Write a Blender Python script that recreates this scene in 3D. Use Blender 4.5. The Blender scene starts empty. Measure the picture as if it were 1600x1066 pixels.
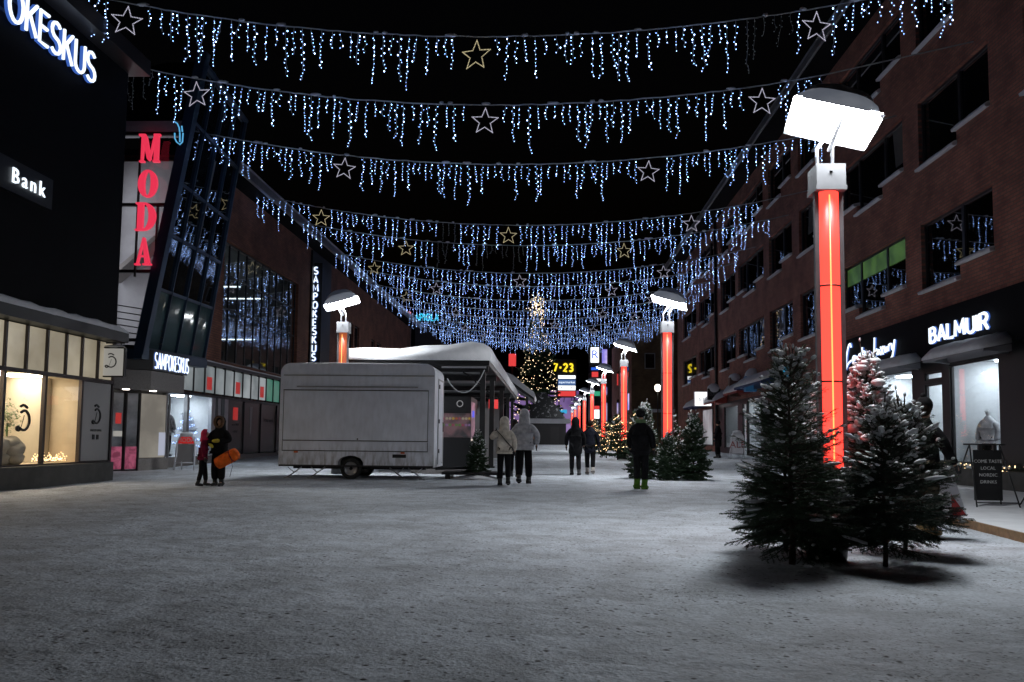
import bpy, bmesh, math, random
from mathutils import Vector, Matrix, noise
R = math.radians
random.seed(7)
SC = bpy.context.scene
COL = SC.collection
# ------------------------------------------------------------------ camera
EYE = Vector((0, 0, 1.25)); FPX = 1300.0; PCY = 588.3
YAW, PITCH, ROLL = R(2.55), R(4.3), R(0.6)
fwd = Vector((-math.sin(YAW)*math.cos(PITCH), math.cos(YAW)*math.cos(PITCH), math.sin(PITCH)))
rt0 = Vector((math.cos(YAW), math.sin(YAW), 0)); up0 = rt0.cross(fwd)
rt = rt0*math.cos(ROLL)+up0*math.sin(ROLL); upv = up0*math.cos(ROLL)-rt0*math.sin(ROLL)
cam = bpy.data.objects.new('camera', bpy.data.cameras.new('camera')); COL.objects.link(cam)
cam.matrix_world = Matrix(((rt.x, upv.x, -fwd.x, EYE.x), (rt.y, upv.y, -fwd.y, EYE.y), (rt.z, upv.z, -fwd.z, EYE.z), (0, 0, 0, 1)))
cam.data.sensor_width = 36; cam.data.lens = FPX/1600*36; cam.data.shift_y = (PCY-533)/1600
cam.data.clip_start = 0.05; cam.data.clip_end = 2000
SC.camera = cam
# ------------------------------------------------------------------ world, exposure
W = bpy.data.worlds.new('World'); SC.world = W; W.use_nodes = True
wn = W.node_tree.nodes; wl = W.node_tree.links
sky = wn.new('ShaderNodeTexSky'); sky.sky_type = 'NISHITA'; sky.sun_disc = False
sky.sun_elevation = R(-4); sky.sun_rotation = R(200)
wn['Background'].inputs[1].default_value = 0.05
wl.new(sky.outputs[0], wn['Background'].inputs[0])
SC.view_settings.view_transform = 'Standard'; SC.view_settings.look = 'None'
SC.view_settings.exposure = 0; SC.view_settings.gamma = 1
SC.cycles.use_denoising = True
SC.cycles.max_bounces = 5; SC.cycles.diffuse_bounces = 2; SC.cycles.glossy_bounces = 3
SC.cycles.transparent_max_bounces = 10; SC.cycles.sample_clamp_indirect = 3.0
SC.cycles.caustics_reflective = False; SC.cycles.caustics_refractive = False
LAMP_POWER = 86.0

def ray(x, y): return fwd+rt*((x-800)/FPX)+upv*((PCY-y)/FPX)
def sx(x, y, X): d = ray(x, y); return EYE+d*(X/d.x)
def sy(x, y, Y): d = ray(x, y); return EYE+d*(Y/d.y)
def yx(x, X): return sx(x, 600, X).y            # distance along the street where a column meets the wall at X
def gz(y):
    pts = [(-50, 0), (22, 0), (30, .08), (42, .3), (60, .47), (95, .75), (220, 1.2), (900, 1.2)]
    for (a, za), (b, zb) in zip(pts, pts[1:]):
        if y <= b: return za+(zb-za)*max(0, (y-a))/(b-a)
    return 1.2

# ------------------------------------------------------------------ materials
def nt(name):
    m = bpy.data.materials.new(name); m.use_nodes = True
    n = m.node_tree.nodes; return m, n, m.node_tree.links, n['Principled BSDF']
def mat(name, col, rough=.6, metal=0, var=.0, vscale=8, bump=0, bscale=40, spec=.5, coat=0, ior=1.5):
    m, n, l, b = nt(name); b.inputs['IOR'].default_value = ior
    b.inputs['Base Color'].default_value = (*col, 1); b.inputs['Roughness'].default_value = rough
    b.inputs['Metallic'].default_value = metal; b.inputs['Specular IOR Level'].default_value = spec
    b.inputs['Coat Weight'].default_value = coat
    tc = n.new('ShaderNodeTexCoord')
    if var:
        t = n.new('ShaderNodeTexNoise'); t.inputs['Scale'].default_value = vscale; t.inputs['Detail'].default_value = 6
        r = n.new('ShaderNodeValToRGB'); r.color_ramp.elements[0].position = .3; r.color_ramp.elements[1].position = .7
        r.color_ramp.elements[0].color = (*[c*(1-var) for c in col], 1); r.color_ramp.elements[1].color = (*[min(1, c*(1+var)) for c in col], 1)
        l.new(tc.outputs['Object'], t.inputs['Vector']); l.new(t.outputs['Fac'], r.inputs[0]); l.new(r.outputs[0], b.inputs['Base Color'])
    if bump:
        t = n.new('ShaderNodeTexNoise'); t.inputs['Scale'].default_value = bscale; t.inputs['Detail'].default_value = 5
        u = n.new('ShaderNodeBump'); u.inputs['Strength'].default_value = bump; u.inputs['Distance'].default_value = .02
        l.new(tc.outputs['Object'], t.inputs['Vector']); l.new(t.outputs['Fac'], u.inputs['Height']); l.new(u.outputs[0], b.inputs['Normal'])
    return m
def emi(name, col, st=1.0, sample=True, base=(.02, .02, .02)):
    m, n, l, b = nt(name)
    b.inputs['Base Color'].default_value = (*base, 1); b.inputs['Roughness'].default_value = .4
    b.inputs['Emission Color'].default_value = (*col, 1); b.inputs['Emission Strength'].default_value = st
    if not sample: m.cycles.emission_sampling = 'NONE'
    return m
def emi_blotch(name, c1, c2, st, scale, dist=0.0, sample=True):
    m, n, l, b = nt(name); b.inputs['Roughness'].default_value = .3
    tc = n.new('ShaderNodeTexCoord'); t = n.new('ShaderNodeTexNoise'); t.inputs['Scale'].default_value = scale
    t.inputs['Detail'].default_value = 5; t.inputs['Distortion'].default_value = dist
    r = n.new('ShaderNodeValToRGB'); r.color_ramp.elements[0].position = .38; r.color_ramp.elements[1].position = .62
    r.color_ramp.elements[0].color = (*c1, 1); r.color_ramp.elements[1].color = (*c2, 1)
    l.new(tc.outputs['Object'], t.inputs['Vector']); l.new(t.outputs['Fac'], r.inputs[0])
    l.new(r.outputs[0], b.inputs['Emission Color']); b.inputs['Emission Strength'].default_value = st
    b.inputs['Base Color'].default_value = (.05, .05, .05, 1)
    if not sample: m.cycles.emission_sampling = 'NONE'
    return m
def glass_mat(name, tint=(1, 1, 1), ior=.06):
    m = bpy.data.materials.new(name); m.use_nodes = True; n = m.node_tree.nodes; l = m.node_tree.links; n.clear()
    o = n.new('ShaderNodeOutputMaterial'); mx = n.new('ShaderNodeMixShader'); tr = n.new('ShaderNodeBsdfTransparent')
    gl = n.new('ShaderNodeBsdfGlossy'); fr = n.new('ShaderNodeMath'); fr.operation = 'MULTIPLY_ADD'; fr.inputs[1].default_value = 1-ior; fr.inputs[2].default_value = ior
    lw = n.new('ShaderNodeLayerWeight'); lw.inputs[0].default_value = .5; pw = n.new('ShaderNodeMath'); pw.operation = 'POWER'; pw.inputs[1].default_value = 5
    l.new(lw.outputs['Facing'], pw.inputs[0]); l.new(pw.outputs[0], fr.inputs[0])
    tr.inputs[0].default_value = (*tint, 1); gl.inputs['Roughness'].default_value = .02
    l.new(fr.outputs[0], mx.inputs[0]); l.new(tr.outputs[0], mx.inputs[1]); l.new(gl.outputs[0], mx.inputs[2]); l.new(mx.outputs[0], o.inputs[0])
    return m
def brick_mat(name, c1, c2, mortar, plane='X'):
    m, n, l, b = nt(name)
    tc = n.new('ShaderNodeTexCoord'); sp = n.new('ShaderNodeSeparateXYZ'); cb = n.new('ShaderNodeCombineXYZ')
    l.new(tc.outputs['Object'], sp.inputs[0]); l.new(sp.outputs['Y' if plane == 'X' else 'X'], cb.inputs[0]); l.new(sp.outputs['Z'], cb.inputs[1])
    t = n.new('ShaderNodeTexBrick'); t.inputs['Scale'].default_value = 1
    t.inputs['Brick Width'].default_value = .30; t.inputs['Row Height'].default_value = .10; t.inputs['Mortar Size'].default_value = .014
    t.inputs['Mortar Smooth'].default_value = .3; t.inputs['Bias'].default_value = -.2
    t.inputs['Color1'].default_value = (*c1, 1); t.inputs['Color2'].default_value = (*c2, 1); t.inputs['Mortar'].default_value = (*mortar, 1)
    nz = n.new('ShaderNodeTexNoise'); nz.inputs['Scale'].default_value = .9; nz.inputs['Detail'].default_value = 7
    mx = n.new('ShaderNodeMixRGB'); mx.blend_type = 'MULTIPLY'; mx.inputs[0].default_value = .75
    rr = n.new('ShaderNodeValToRGB'); rr.color_ramp.elements[0].position = .3; rr.color_ramp.elements[1].position = .7
    rr.color_ramp.elements[0].color = (.45, .43, .42, 1); rr.color_ramp.elements[1].color = (1.2, 1.15, 1.1, 1)
    l.new(cb.outputs[0], t.inputs['Vector']); l.new(tc.outputs['Object'], nz.inputs['Vector']); l.new(nz.outputs['Fac'], rr.inputs[0])
    l.new(t.outputs['Color'], mx.inputs[1]); l.new(rr.outputs[0], mx.inputs[2]); l.new(mx.outputs[0], b.inputs['Base Color'])
    bp = n.new('ShaderNodeBump'); bp.inputs['Strength'].default_value = .8; bp.inputs['Distance'].default_value = .012; bp.invert = True
    l.new(t.outputs['Fac'], bp.inputs['Height']); l.new(bp.outputs[0], b.inputs['Normal']); b.inputs['Roughness'].default_value = .85
    return m
def snow_ground_mat():
    m, n, l, b = nt('trodden_snow')
    tc = n.new('ShaderNodeTexCoord')
    def noise_(s, d=5, dist=0):
        t = n.new('ShaderNodeTexNoise'); t.inputs['Scale'].default_value = s; t.inputs['Detail'].default_value = d
        t.inputs['Distortion'].default_value = dist; l.new(tc.outputs['Object'], t.inputs['Vector']); return t
    def ramp(src, p0, p1, c0, c1):
        r = n.new('ShaderNodeValToRGB'); r.color_ramp.elements[0].position = p0; r.color_ramp.elements[1].position = p1
        r.color_ramp.elements[0].color = (*c0, 1); r.color_ramp.elements[1].color = (*c1, 1); l.new(src, r.inputs[0]); return r
    def mul(a, c):
        x = n.new('ShaderNodeMixRGB'); x.blend_type = 'MULTIPLY'; x.inputs[0].default_value = 1
        l.new(a, x.inputs[1]); l.new(c, x.inputs[2]); return x.outputs[0]
    big = ramp(noise_(.30, 6, .5).outputs['Fac'], .3, .72, (.52, .55, .60), (.79, .84, .92))
    mid = ramp(noise_(1.8, 9, .6).outputs['Fac'], .34, .60, (.74, .73, .72), (1, 1, 1))
    fine = ramp(noise_(26, 6, .2).outputs['Fac'], .34, .56, (.76, .76, .76), (1, 1, 1))
    def grit(scale, p0, p1, dark, sc, lo, hi):
        v = n.new('ShaderNodeTexVoronoi'); v.inputs['Scale'].default_value = scale; v.inputs['Randomness'].default_value = 1; l.new(tc.outputs['Object'], v.inputs['Vector'])
        spk = ramp(v.outputs['Distance'], p0, p1, dark, (1, 1, 1)); sel = ramp(noise_(sc, 4).outputs['Fac'], lo, hi, (0, 0, 0), (1, 1, 1))
        x = n.new('ShaderNodeMixRGB'); l.new(sel.outputs[0], x.inputs[0]); x.inputs[1].default_value = (1, 1, 1, 1); l.new(spk.outputs[0], x.inputs[2]); return x.outputs[0]
    c = mul(mul(big.outputs[0], mid.outputs[0]), fine.outputs[0])
    c = mul(c, grit(8, .10, .19, (.10, .09, .08), 1.3, .40, .50)); c = mul(c, grit(17, .12, .24, (.14, .13, .12), 2.1, .46, .54)); c = mul(c, grit(38, .14, .30, (.30, .29, .28), .8, .42, .60))
    l.new(c, b.inputs['Base Color']); b.inputs['Roughness'].default_value = .7
    b.inputs['Specular IOR Level'].default_value = .2
    h1 = noise_(6.5, 6, .3); h2 = noise_(38, 5)
    ad = n.new('ShaderNodeMath'); ad.operation = 'MULTIPLY_ADD'; l.new(h2.outputs['Fac'], ad.inputs[0]); ad.inputs[1].default_value = .35; l.new(h1.outputs['Fac'], ad.inputs[2])
    fp = n.new('ShaderNodeTexVoronoi'); fp.inputs['Scale'].default_value = 3.4; fp.feature = 'SMOOTH_F1'; l.new(tc.outputs['Object'], fp.inputs['Vector'])
    fr = ramp(fp.outputs['Distance'], .10, .42, (0, 0, 0), (1, 1, 1)); a2 = n.new('ShaderNodeMath'); a2.operation = 'MULTIPLY_ADD'; l.new(fr.outputs[0], a2.inputs[0]); a2.inputs[1].default_value = .35; l.new(ad.outputs[0], a2.inputs[2])
    bp = n.new('ShaderNodeBump'); bp.inputs['Strength'].default_value = .9; bp.inputs['Distance'].default_value = .036
    l.new(a2.outputs[0], bp.inputs['Height']); l.new(bp.outputs[0], b.inputs['Normal'])
    return m
M = {}
M['ground'] = snow_ground_mat()
M['snow'] = mat('fresh_snow', (.78, .79, .82), .7, var=.08, vscale=3, bump=.5, bscale=14, spec=.2)
M['brick'] = brick_mat('red_brown_brick', (.40, .155, .115), (.25, .095, .075), (.17, .12, .10))
M['brickL'] = brick_mat('brown_brick', (.30, .12, .075), (.20, .075, .052), (.11, .07, .055))
M['brickF'] = brick_mat('plain_brown_brick', (.19, .12, .06), (.14, .085, .045), (.12, .08, .05), 'Y')
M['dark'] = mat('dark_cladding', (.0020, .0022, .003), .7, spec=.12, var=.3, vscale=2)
M['black'] = mat('black_metal', (.012, .012, .013), .45)
M['graphite'] = mat('graphite_frame', (.035, .033, .035), .4, metal=.3)
M['bronze'] = mat('bronze_frame', (.06, .05, .05), .4, metal=.5)
M['alu'] = mat('brushed_aluminium', (.42, .42, .44), .4, metal=.6, var=.1, vscale=5)
M['steelgrey'] = mat('grey_painted_steel', (.33, .34, .37), .45, var=.08, vscale=4)
M['bluesteel'] = mat('blue_grey_steel', (.03, .055, .10), .4, metal=.3)
M['trailerwhite'] = mat('dirty_white_trailer_paint', (.82, .84, .93), .32, var=.08, vscale=1.6, bump=.10, bscale=3)
def add_grime(m):
    n, l = m.node_tree.nodes, m.node_tree.links; b = n['Principled BSDF']; src = b.inputs['Base Color'].links[0].from_socket
    tc = n.new('ShaderNodeTexCoord'); sp = n.new('ShaderNodeSeparateXYZ'); l.new(tc.outputs['Object'], sp.inputs[0]); mr = n.new('ShaderNodeMapRange'); mr.inputs[1].default_value = .35; mr.inputs[2].default_value = 1.1; mr.inputs[3].default_value = .95; mr.inputs[4].default_value = .12; l.new(sp.outputs['Z'], mr.inputs[0])
    mp = n.new('ShaderNodeMapping'); mp.inputs['Scale'].default_value = (3, 3, .8); l.new(tc.outputs['Object'], mp.inputs[0]); t = n.new('ShaderNodeTexNoise'); t.inputs['Scale'].default_value = 3; t.inputs['Detail'].default_value = 8; l.new(mp.outputs[0], t.inputs[0])
    r = n.new('ShaderNodeValToRGB'); r.color_ramp.elements[0].position = .42; r.color_ramp.elements[1].position = .7; l.new(t.outputs['Fac'], r.inputs[0]); k = n.new('ShaderNodeMath'); k.operation = 'MULTIPLY'; l.new(mr.outputs[0], k.inputs[0]); l.new(r.outputs[0], k.inputs[1])
    x = n.new('ShaderNodeMixRGB'); l.new(k.outputs[0], x.inputs[0]); l.new(src, x.inputs[1]); x.inputs[2].default_value = (.22, .20, .18, 1); l.new(x.outputs[0], b.inputs['Base Color'])
add_grime(M['trailerwhite'])
M['concrete'] = mat('dark_concrete', (.05, .048, .045), .8, var=.25, vscale=4, bump=.3)
M['granite'] = mat('grey_granite', (.24, .22, .21), .6, var=.2, vscale=30)
M['white'] = mat('white_enamel', (.72, .72, .77), .34, var=.14, vscale=1.6, bump=.12, bscale=3)
M['cream'] = mat('cream_plaster', (.62, .55, .42), .7, var=.06, vscale=2)
M['wood'] = mat('worn_timber', (.22, .12, .055), .7, var=.35, vscale=9, bump=.4)
M['glassdark'] = mat('dark_window_glass', (.005, .006, .007), .02, ior=2.5)
M['glassgrey'] = mat('grey_curtain_glass', (.02, .024, .027), .03, ior=2.0)
M['glass'] = glass_mat('clear_shop_glass')
M['glasscw'] = glass_mat('coated_curtain_glass', (.75, .8, .8), .5)
M['rubber'] = mat('black_rubber', (.015, .015, .015), .8)
M['cable'] = mat('pale_cable', (.34, .35, .36), .6)
M['bark'] = mat('spruce_bark', (.05, .035, .025), .9, var=.4, vscale=20)
M['needle'] = mat('spruce_needles', (.045, .078, .042), .6, var=.45, vscale=7, spec=.25)
M['needle2'] = mat('dark_spruce_needles', (.032, .054, .036), .6, var=.4, vscale=5, spec=.25)
M['lamp'] = emi('lamp_diffuser', (.92, .97, 1), LAMP_POWER)
M['led'] = emi('cool_white_led', (.29, .47, 1.0), 7.5, True)
M['ledhot'] = emi('bright_blue_white_led', (.36, .54, 1.0), 16, True)
M['leddim'] = emi('unlit_led', (.4, .5, .6), .12, False, base=(.3, .3, .3))
M['ledwarm'] = emi('warm_white_led', (1, .64, .32), 4.5, False)
M['ledpale'] = emi('pale_warm_led', (1, .76, .46), 3.2, False)
M['ledcool2'] = emi('star_cool_led', (.75, .72, .9), .85, False)
M['ledgold'] = emi('star_warm_led', (.85, .72, .42), .8, False)
M['neonwhite'] = emi('white_sign_letter', (.80, .90, 1), 1.5)
M['neonblue'] = emi('blue_letter_side', (.05, .14, .55), .85)
M['moda'] = emi('crimson_letter', (.80, .035, .085), 1.0)
M['redtube'] = emi('red_lit_casing', (1.0, .050, .034), 2.5, base=(.3, .02, .02))
M['redcore'] = emi('orange_neon_core', (1.0, .26, .07), 3.0)
M['ortube'] = emi('orange_lit_casing', (.62, .14, .05), .55, base=(.3, .05, .02))
M['orcore'] = emi('amber_neon_core', (1.0, .50, .10), 2.0)

# ------------------------------------------------------------------ mesh builder
class MB:
    def __init__(s): s.v = []; s.f = []; s.mi = []; s.sm = []
    def add(s, vs, fs, mi=0, smooth=False):
        o = len(s.v); s.v += [Vector(v) for v in vs]
        for f in fs: s.f.append([i+o for i in f]); s.mi.append(mi); s.sm.append(smooth)
        return s
    def box(s, a, b, mi=0):
        (x0, y0, z0), (x1, y1, z1) = a, b
        vs = [(x0, y0, z0), (x1, y0, z0), (x1, y1, z0), (x0, y1, z0), (x0, y0, z1), (x1, y0, z1), (x1, y1, z1), (x0, y1, z1)]
        return s.add(vs, [(0, 3, 2, 1), (4, 5, 6, 7), (0, 1, 5, 4), (1, 2, 6, 5), (2, 3, 7, 6), (3, 0, 4, 7)], mi)
    def quad(s, a, b, c, d, mi=0): return s.add([a, b, c, d], [(0, 1, 2, 3)], mi)
    def bar(s, p, q, w, h, mi=0, upd=(0, 0, 1)):
        p, q = Vector(p), Vector(q); d = (q-p).normalized(); u = Vector(upd)
        sd = d.cross(u)
        if sd.length < 1e-4: sd = d.cross(Vector((1, 0, 0)))
        sd.normalize(); u = sd.cross(d)
        vs = [e+sd*(a*w/2)+u*(b*h/2) for e in (p, q) for a, b in ((-1, -1), (1, -1), (1, 1), (-1, 1))]
        return s.add(vs, [(0, 1, 2, 3), (7, 6, 5, 4), (0, 4, 5, 1), (1, 5, 6, 2), (2, 6, 7, 3), (3, 7, 4, 0)], mi)
    def tube(s, pts, r, n=6, mi=0, smooth=True, closed=False):
        pts = [Vector(p) for p in pts]; N = len(pts); rs = r if isinstance(r, (list, tuple)) else [r]*N
        vs = []; ref = None
        for i, p in enumerate(pts):
            a = pts[i-1] if i or closed else p; b = pts[(i+1) % N] if i < N-1 or closed else p
            t = (b-a).normalized() if (b-a).length > 1e-9 else Vector((0, 0, 1))
            if ref is None:
                ref = Vector((0, 0, 1)) if abs(t.z) < .9 else Vector((1, 0, 0))
            x = t.cross(ref)
            if x.length < 1e-3: x = t.orthogonal()
            x.normalize(); y = x.cross(t); ref = y
            for k in range(n):
                an = 2*math.pi*k/n; vs.append(p+(x*math.cos(an)+y*math.sin(an))*rs[i])
        fs = []
        for i in range(N if closed else N-1):
            j = (i+1) % N
            for k in range(n): fs.append((i*n+k, i*n+(k+1) % n, j*n+(k+1) % n, j*n+k))
        if not closed: fs += [tuple(range(n))[::-1], tuple((N-1)*n+k for k in range(n))]
        return s.add(vs, fs, mi, smooth)
    def lathe(s, prof, c=(0, 0, 0), n=16, mi=0, smooth=True):
        c = Vector(c); vs = []
        for r_, z in prof:
            for k in range(n): a = 2*math.pi*k/n; vs.append(c+Vector((r_*math.cos(a), r_*math.sin(a), z)))
        fs = [(i*n+k, i*n+(k+1) % n, (i+1)*n+(k+1) % n, (i+1)*n+k) for i in range(len(prof)-1) for k in range(n)]
        fs += [tuple(range(n))[::-1], tuple((len(prof)-1)*n+k for k in range(n))]
        return s.add(vs, fs, mi, smooth)
    def octa(s, c, r, mi=0, sc=(1, 1, 1)):
        x, y, z = c; a, b, d = r*sc[0], r*sc[1], r*sc[2]
        return s.add([(x+a, y, z), (x-a, y, z), (x, y+b, z), (x, y-b, z), (x, y, z+d), (x, y, z-d)],
                     [(0, 2, 4), (2, 1, 4), (1, 3, 4), (3, 0, 4), (2, 0, 5), (1, 2, 5), (3, 1, 5), (0, 3, 5)], mi, True)
    def blob(s, c, rad, n=8, m=5, mi=0, rot=None, jit=0):
        c = Vector(c); vs = []
        for i in range(m+1):
            th = math.pi*i/m
            for k in range(n):
                ph = 2*math.pi*k/n; p = Vector((rad[0]*math.sin(th)*math.cos(ph), rad[1]*math.sin(th)*math.sin(ph), rad[2]*math.cos(th)))
                if jit: p *= 1+random.uniform(-jit, jit)
                if rot: p = rot @ p
                vs.append(c+p)
        return s.add(vs, [(i*n+k, (i+1)*n+k, (i+1)*n+(k+1) % n, i*n+(k+1) % n) for i in range(m) for k in range(n)], mi, True)
    def prism(s, poly, d, mi=0):      # poly: 3D points in one plane, d: extrusion vector
        n = len(poly); d = Vector(d); vs = [Vector(p) for p in poly]+[Vector(p)+d for p in poly]
        return s.add(vs, [tuple(range(n)), tuple(range(2*n-1, n-1, -1))]+[(i, i+n, (i+1) % n+n, (i+1) % n) for i in range(n)], mi)
    def build(s, name, mats, parent=None, off=None, shade=None):
        me = bpy.data.meshes.new(name)
        o3 = Vector(off) if off is not None else (parent_origin(parent) if parent else Vector((0, 0, 0)))
        me.from_pydata([tuple(v-o3) for v in s.v], [], s.f)
        for m_ in (mats if isinstance(mats, (list, tuple)) else [mats]): me.materials.append(M[m_] if isinstance(m_, str) else m_)
        me.polygons.foreach_set('material_index', s.mi); me.polygons.foreach_set('use_smooth', s.sm)
        me.update(); o = bpy.data.objects.new(name, me); COL.objects.link(o)
        if parent: o.parent = parent
        return o
ORG = {}
def parent_origin(p):
    v = Vector((0, 0, 0))
    while p is not None: v += ORG.get(p.name, Vector((0, 0, 0))); p = p.parent
    return v
def thing(name, label, cat, loc=(0, 0, 0), group=None):
    o = bpy.data.objects.new(name, None); COL.objects.link(o); o.location = loc; o.empty_display_size = .2
    ORG[o.name] = Vector(loc); o['label'] = label; o['category'] = cat
    if group: o['group'] = group
    return o
def tag(o, label, cat, group=None):
    o['label'] = label; o['category'] = cat
    if group: o['group'] = group
    return o
def rebase(o, loc):                      # single-mesh thing: put its origin at its base
    loc = Vector(loc)
    for v in o.data.vertices: v.co -= loc
    o.location = loc; return o
def copy_tree(root, loc, rz=0, sc=1, label=None, group=None):
    r = root.copy(); COL.objects.link(r); r.location = loc; r.rotation_euler = (0, 0, rz); r.scale = (sc, sc, sc)
    if label: r['label'] = label
    if group: r['group'] = group
    for ch in list(root.children):
        c = ch.copy(); COL.objects.link(c); c.parent = r
        for g in list(ch.children):
            d = g.copy(); COL.objects.link(d); d.parent = c
    return r
def structure(o): o['kind'] = 'structure'; return o

# ------------------------------------------------------------------ stroke lettering
def arc(cx, cy, rx, ry, a0, a1, n=9):
    return [(cx+rx*math.cos(R(a0+(a1-a0)*i/(n-1))), cy+ry*math.sin(R(a0+(a1-a0)*i/(n-1)))) for i in range(n)]
GL = {
 'S': (.52, [arc(.26, .75, .24, .25, 35, 270)+arc(.26, .25, .26, .25, 90, -145)[1:]]),
 'A': (.6, [[(0, 0), (.3, 1), (.6, 0)], [(.1, .3), (.5, .3)]]),
 'M': (.74, [[(0, 0), (.06, 1), (.37, .25), (.68, 1), (.74, 0)]]),
 'P': (.5, [[(0, 0), (0, 1), (.24, 1)]+arc(.24, .74, .26, .26, 90, -90)+[(0, .48)]]),
 'O': (.66, [arc(.33, .5, .33, .5, 90, 450, 19)]),
 'K': (.52, [[(0, 0), (0, 1)], [(.5, 1), (.02, .42)], [(.16, .58), (.53, 0)]]),
 'E': (.44, [[(.44, 1), (0, 1), (0, 0), (.44, 0)], [(0, .52), (.38, .52)]]),
 'U': (.56, [[(0, 1), (0, .27)]+arc(.28, .27, .28, .27, 180, 360)+[(.56, 1)]]),
 'B': (.52, [[(0, 0), (0, 1), (.24, 1)]+arc(.24, .77, .22, .23, 90, -90)+[(0, .54)], [(.24, .54)]+arc(.24, .27, .27, .27, 90, -90)+[(0, 0)]]),
 'L': (.42, [[(0, 1), (0, 0), (.42, 0)]]), 'I': (.0, [[(0, 0), (0, 1)]]),
 'R': (.52, [[(0, 0), (0, 1), (.24, 1)]+arc(.24, .74, .26, .26, 90, -90)+[(0, .48)], [(.26, .48), (.52, 0)]]),
 'D': (.56, [[(0, 0), (0, 1), (.2, 1)]+arc(.2, .5, .36, .5, 90, -90)+[(0, 0)]]),
 'G': (.64, [arc(.33, .5, .33, .5, 45, 330, 14)+[(.62, .45), (.36, .45)]]),
 'C': (.6, [arc(.33, .5, .33, .5, 45, 315, 13)]), 'N': (.58, [[(0, 0), (0, 1), (.58, 0), (.58, 1)]]),
 'T': (.54, [[(0, 1), (.54, 1)], [(.27, 1), (.27, 0)]]), 'H': (.56, [[(0, 0), (0, 1)], [(.56, 0), (.56, 1)], [(0, .5), (.56, .5)]]),
 'F': (.44, [[(.44, 1), (0, 1), (0, 0)], [(0, .52), (.38, .52)]]), 'W': (.8, [[(0, 1), (.2, 0), (.4, .8), (.6, 0), (.8, 1)]]),
 'Y': (.56, [[(0, 1), (.28, .45), (.56, 1)], [(.28, .45), (.28, 0)]]), 'Z': (.5, [[(0, 1), (.5, 1), (0, 0), (.5, 0)]]),
 '7': (.5, [[(0, 1), (.5, 1), (.15, 0)]]), '2': (.5, [arc(.25, .73, .25, .27, 165, -30)+[(0, 0), (.5, 0)]]),
 '3': (.5, [arc(.24, .75, .24, .25, 150, -90)+arc(.24, .25, .26, .25, 90, -150)[1:]]), '-': (.3, [[(0, .5), (.3, .5)]]), ' ': (.3, []),
}
def strokes(txt, h, gap=.18, xs=1.0):
    out = []; x = 0
    for ch in txt:
        w, ls = GL[ch]
        out.append((ch, [[((x+a*xs)*h, b*h) for a, b in l] for l in ls])); x += w*xs+gap
    return out, (x-gap)*h
def sign_letters(root, txt, org, ud, vd, h, r, width=None, gap=.2, face='neonwhite', side=None, nd=None, per=True, name='letter'):
    # letters as round tubes; ud runs along the word, vd up, nd out of the wall
    ls, w = strokes(txt, h, gap); k = (width/w) if width else 1.0
    ud, vd, nd, org = Vector(ud), Vector(vd), Vector(nd), Vector(org); allm = MB()
    for ch, pl in ls:
        if not pl: continue
        m = MB() if per else allm
        for l in pl:
            p3 = [org+ud*(a*k)+vd*b for a, b in l]; m.tube(p3, r, 6, 0)
            if side: m.tube([p-nd*(r*1.6) for p in p3], r*1.35, 6, 1)
        if per: m.build(name, [face]+([side] if side else []), root)
    if not per: allm.build(name, [face]+([side] if side else []), root)
def text_mesh(txt, size, name, mat_, root, org, ud, vd, ext=.004, align='CENTER'):
    cu = bpy.data.curves.new('writing', 'FONT'); cu.body = txt; cu.size = size; cu.extrude = ext; cu.align_x = align; cu.align_y = 'CENTER'; cu.space_character = 1.35 if txt == 'Bank' else 1.0; cu.resolution_u = 2
    to = bpy.data.objects.new('writing', cu); COL.objects.link(to)
    dg = bpy.context.evaluated_depsgraph_get(); me = bpy.data.meshes.new_from_object(to.evaluated_get(dg))
    bpy.data.objects.remove(to); ud, vd = Vector(ud).normalized(), Vector(vd).normalized(); nd = ud.cross(vd); o3 = parent_origin(root) if root else Vector((0, 0, 0))
    for v in me.vertices: v.co = Vector(org)+ud*v.co.x+vd*v.co.y+nd*v.co.z-o3
    me.materials.clear(); me.materials.append(M[mat_] if isinstance(mat_, str) else mat_)
    o = bpy.data.objects.new(name, me); COL.objects.link(o); o.parent = root; return o

# ------------------------------------------------------------------ ground
def make_ground():
    m = MB(); xs = [-300, -120, -60, -30]+[-20+i*.5 for i in range(73)]+[22, 30, 60, 120, 300]
    ys = [-80, -40, -10]
    y = -2.0
    while y < 30: ys.append(y); y += .22 if y < 14 else .5
    ys += [32, 35, 38, 42, 46, 50, 55, 60, 70, 80, 95, 120, 150, 220, 400, 900]
    xs = sorted(set(xs)); vs = []
    for y in ys:
        for x in xs:
            z = gz(y)
            if 0 < y < 30 and abs(x) < 16:
                z += .022*noise.noise(Vector((x*.9, y*.9, 3)))+.012*noise.noise(Vector((x*2.7, y*2.7, 8)))
            vs.append((x, y, z))
    n = len(xs); fs = [(j*n+i, j*n+i+1, (j+1)*n+i+1, (j+1)*n+i) for j in range(len(ys)-1) for i in range(n-1)]
    m.add(vs, fs, 0, True)
    return structure(m.build('snow_ground', 'ground'))
make_ground()

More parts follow.
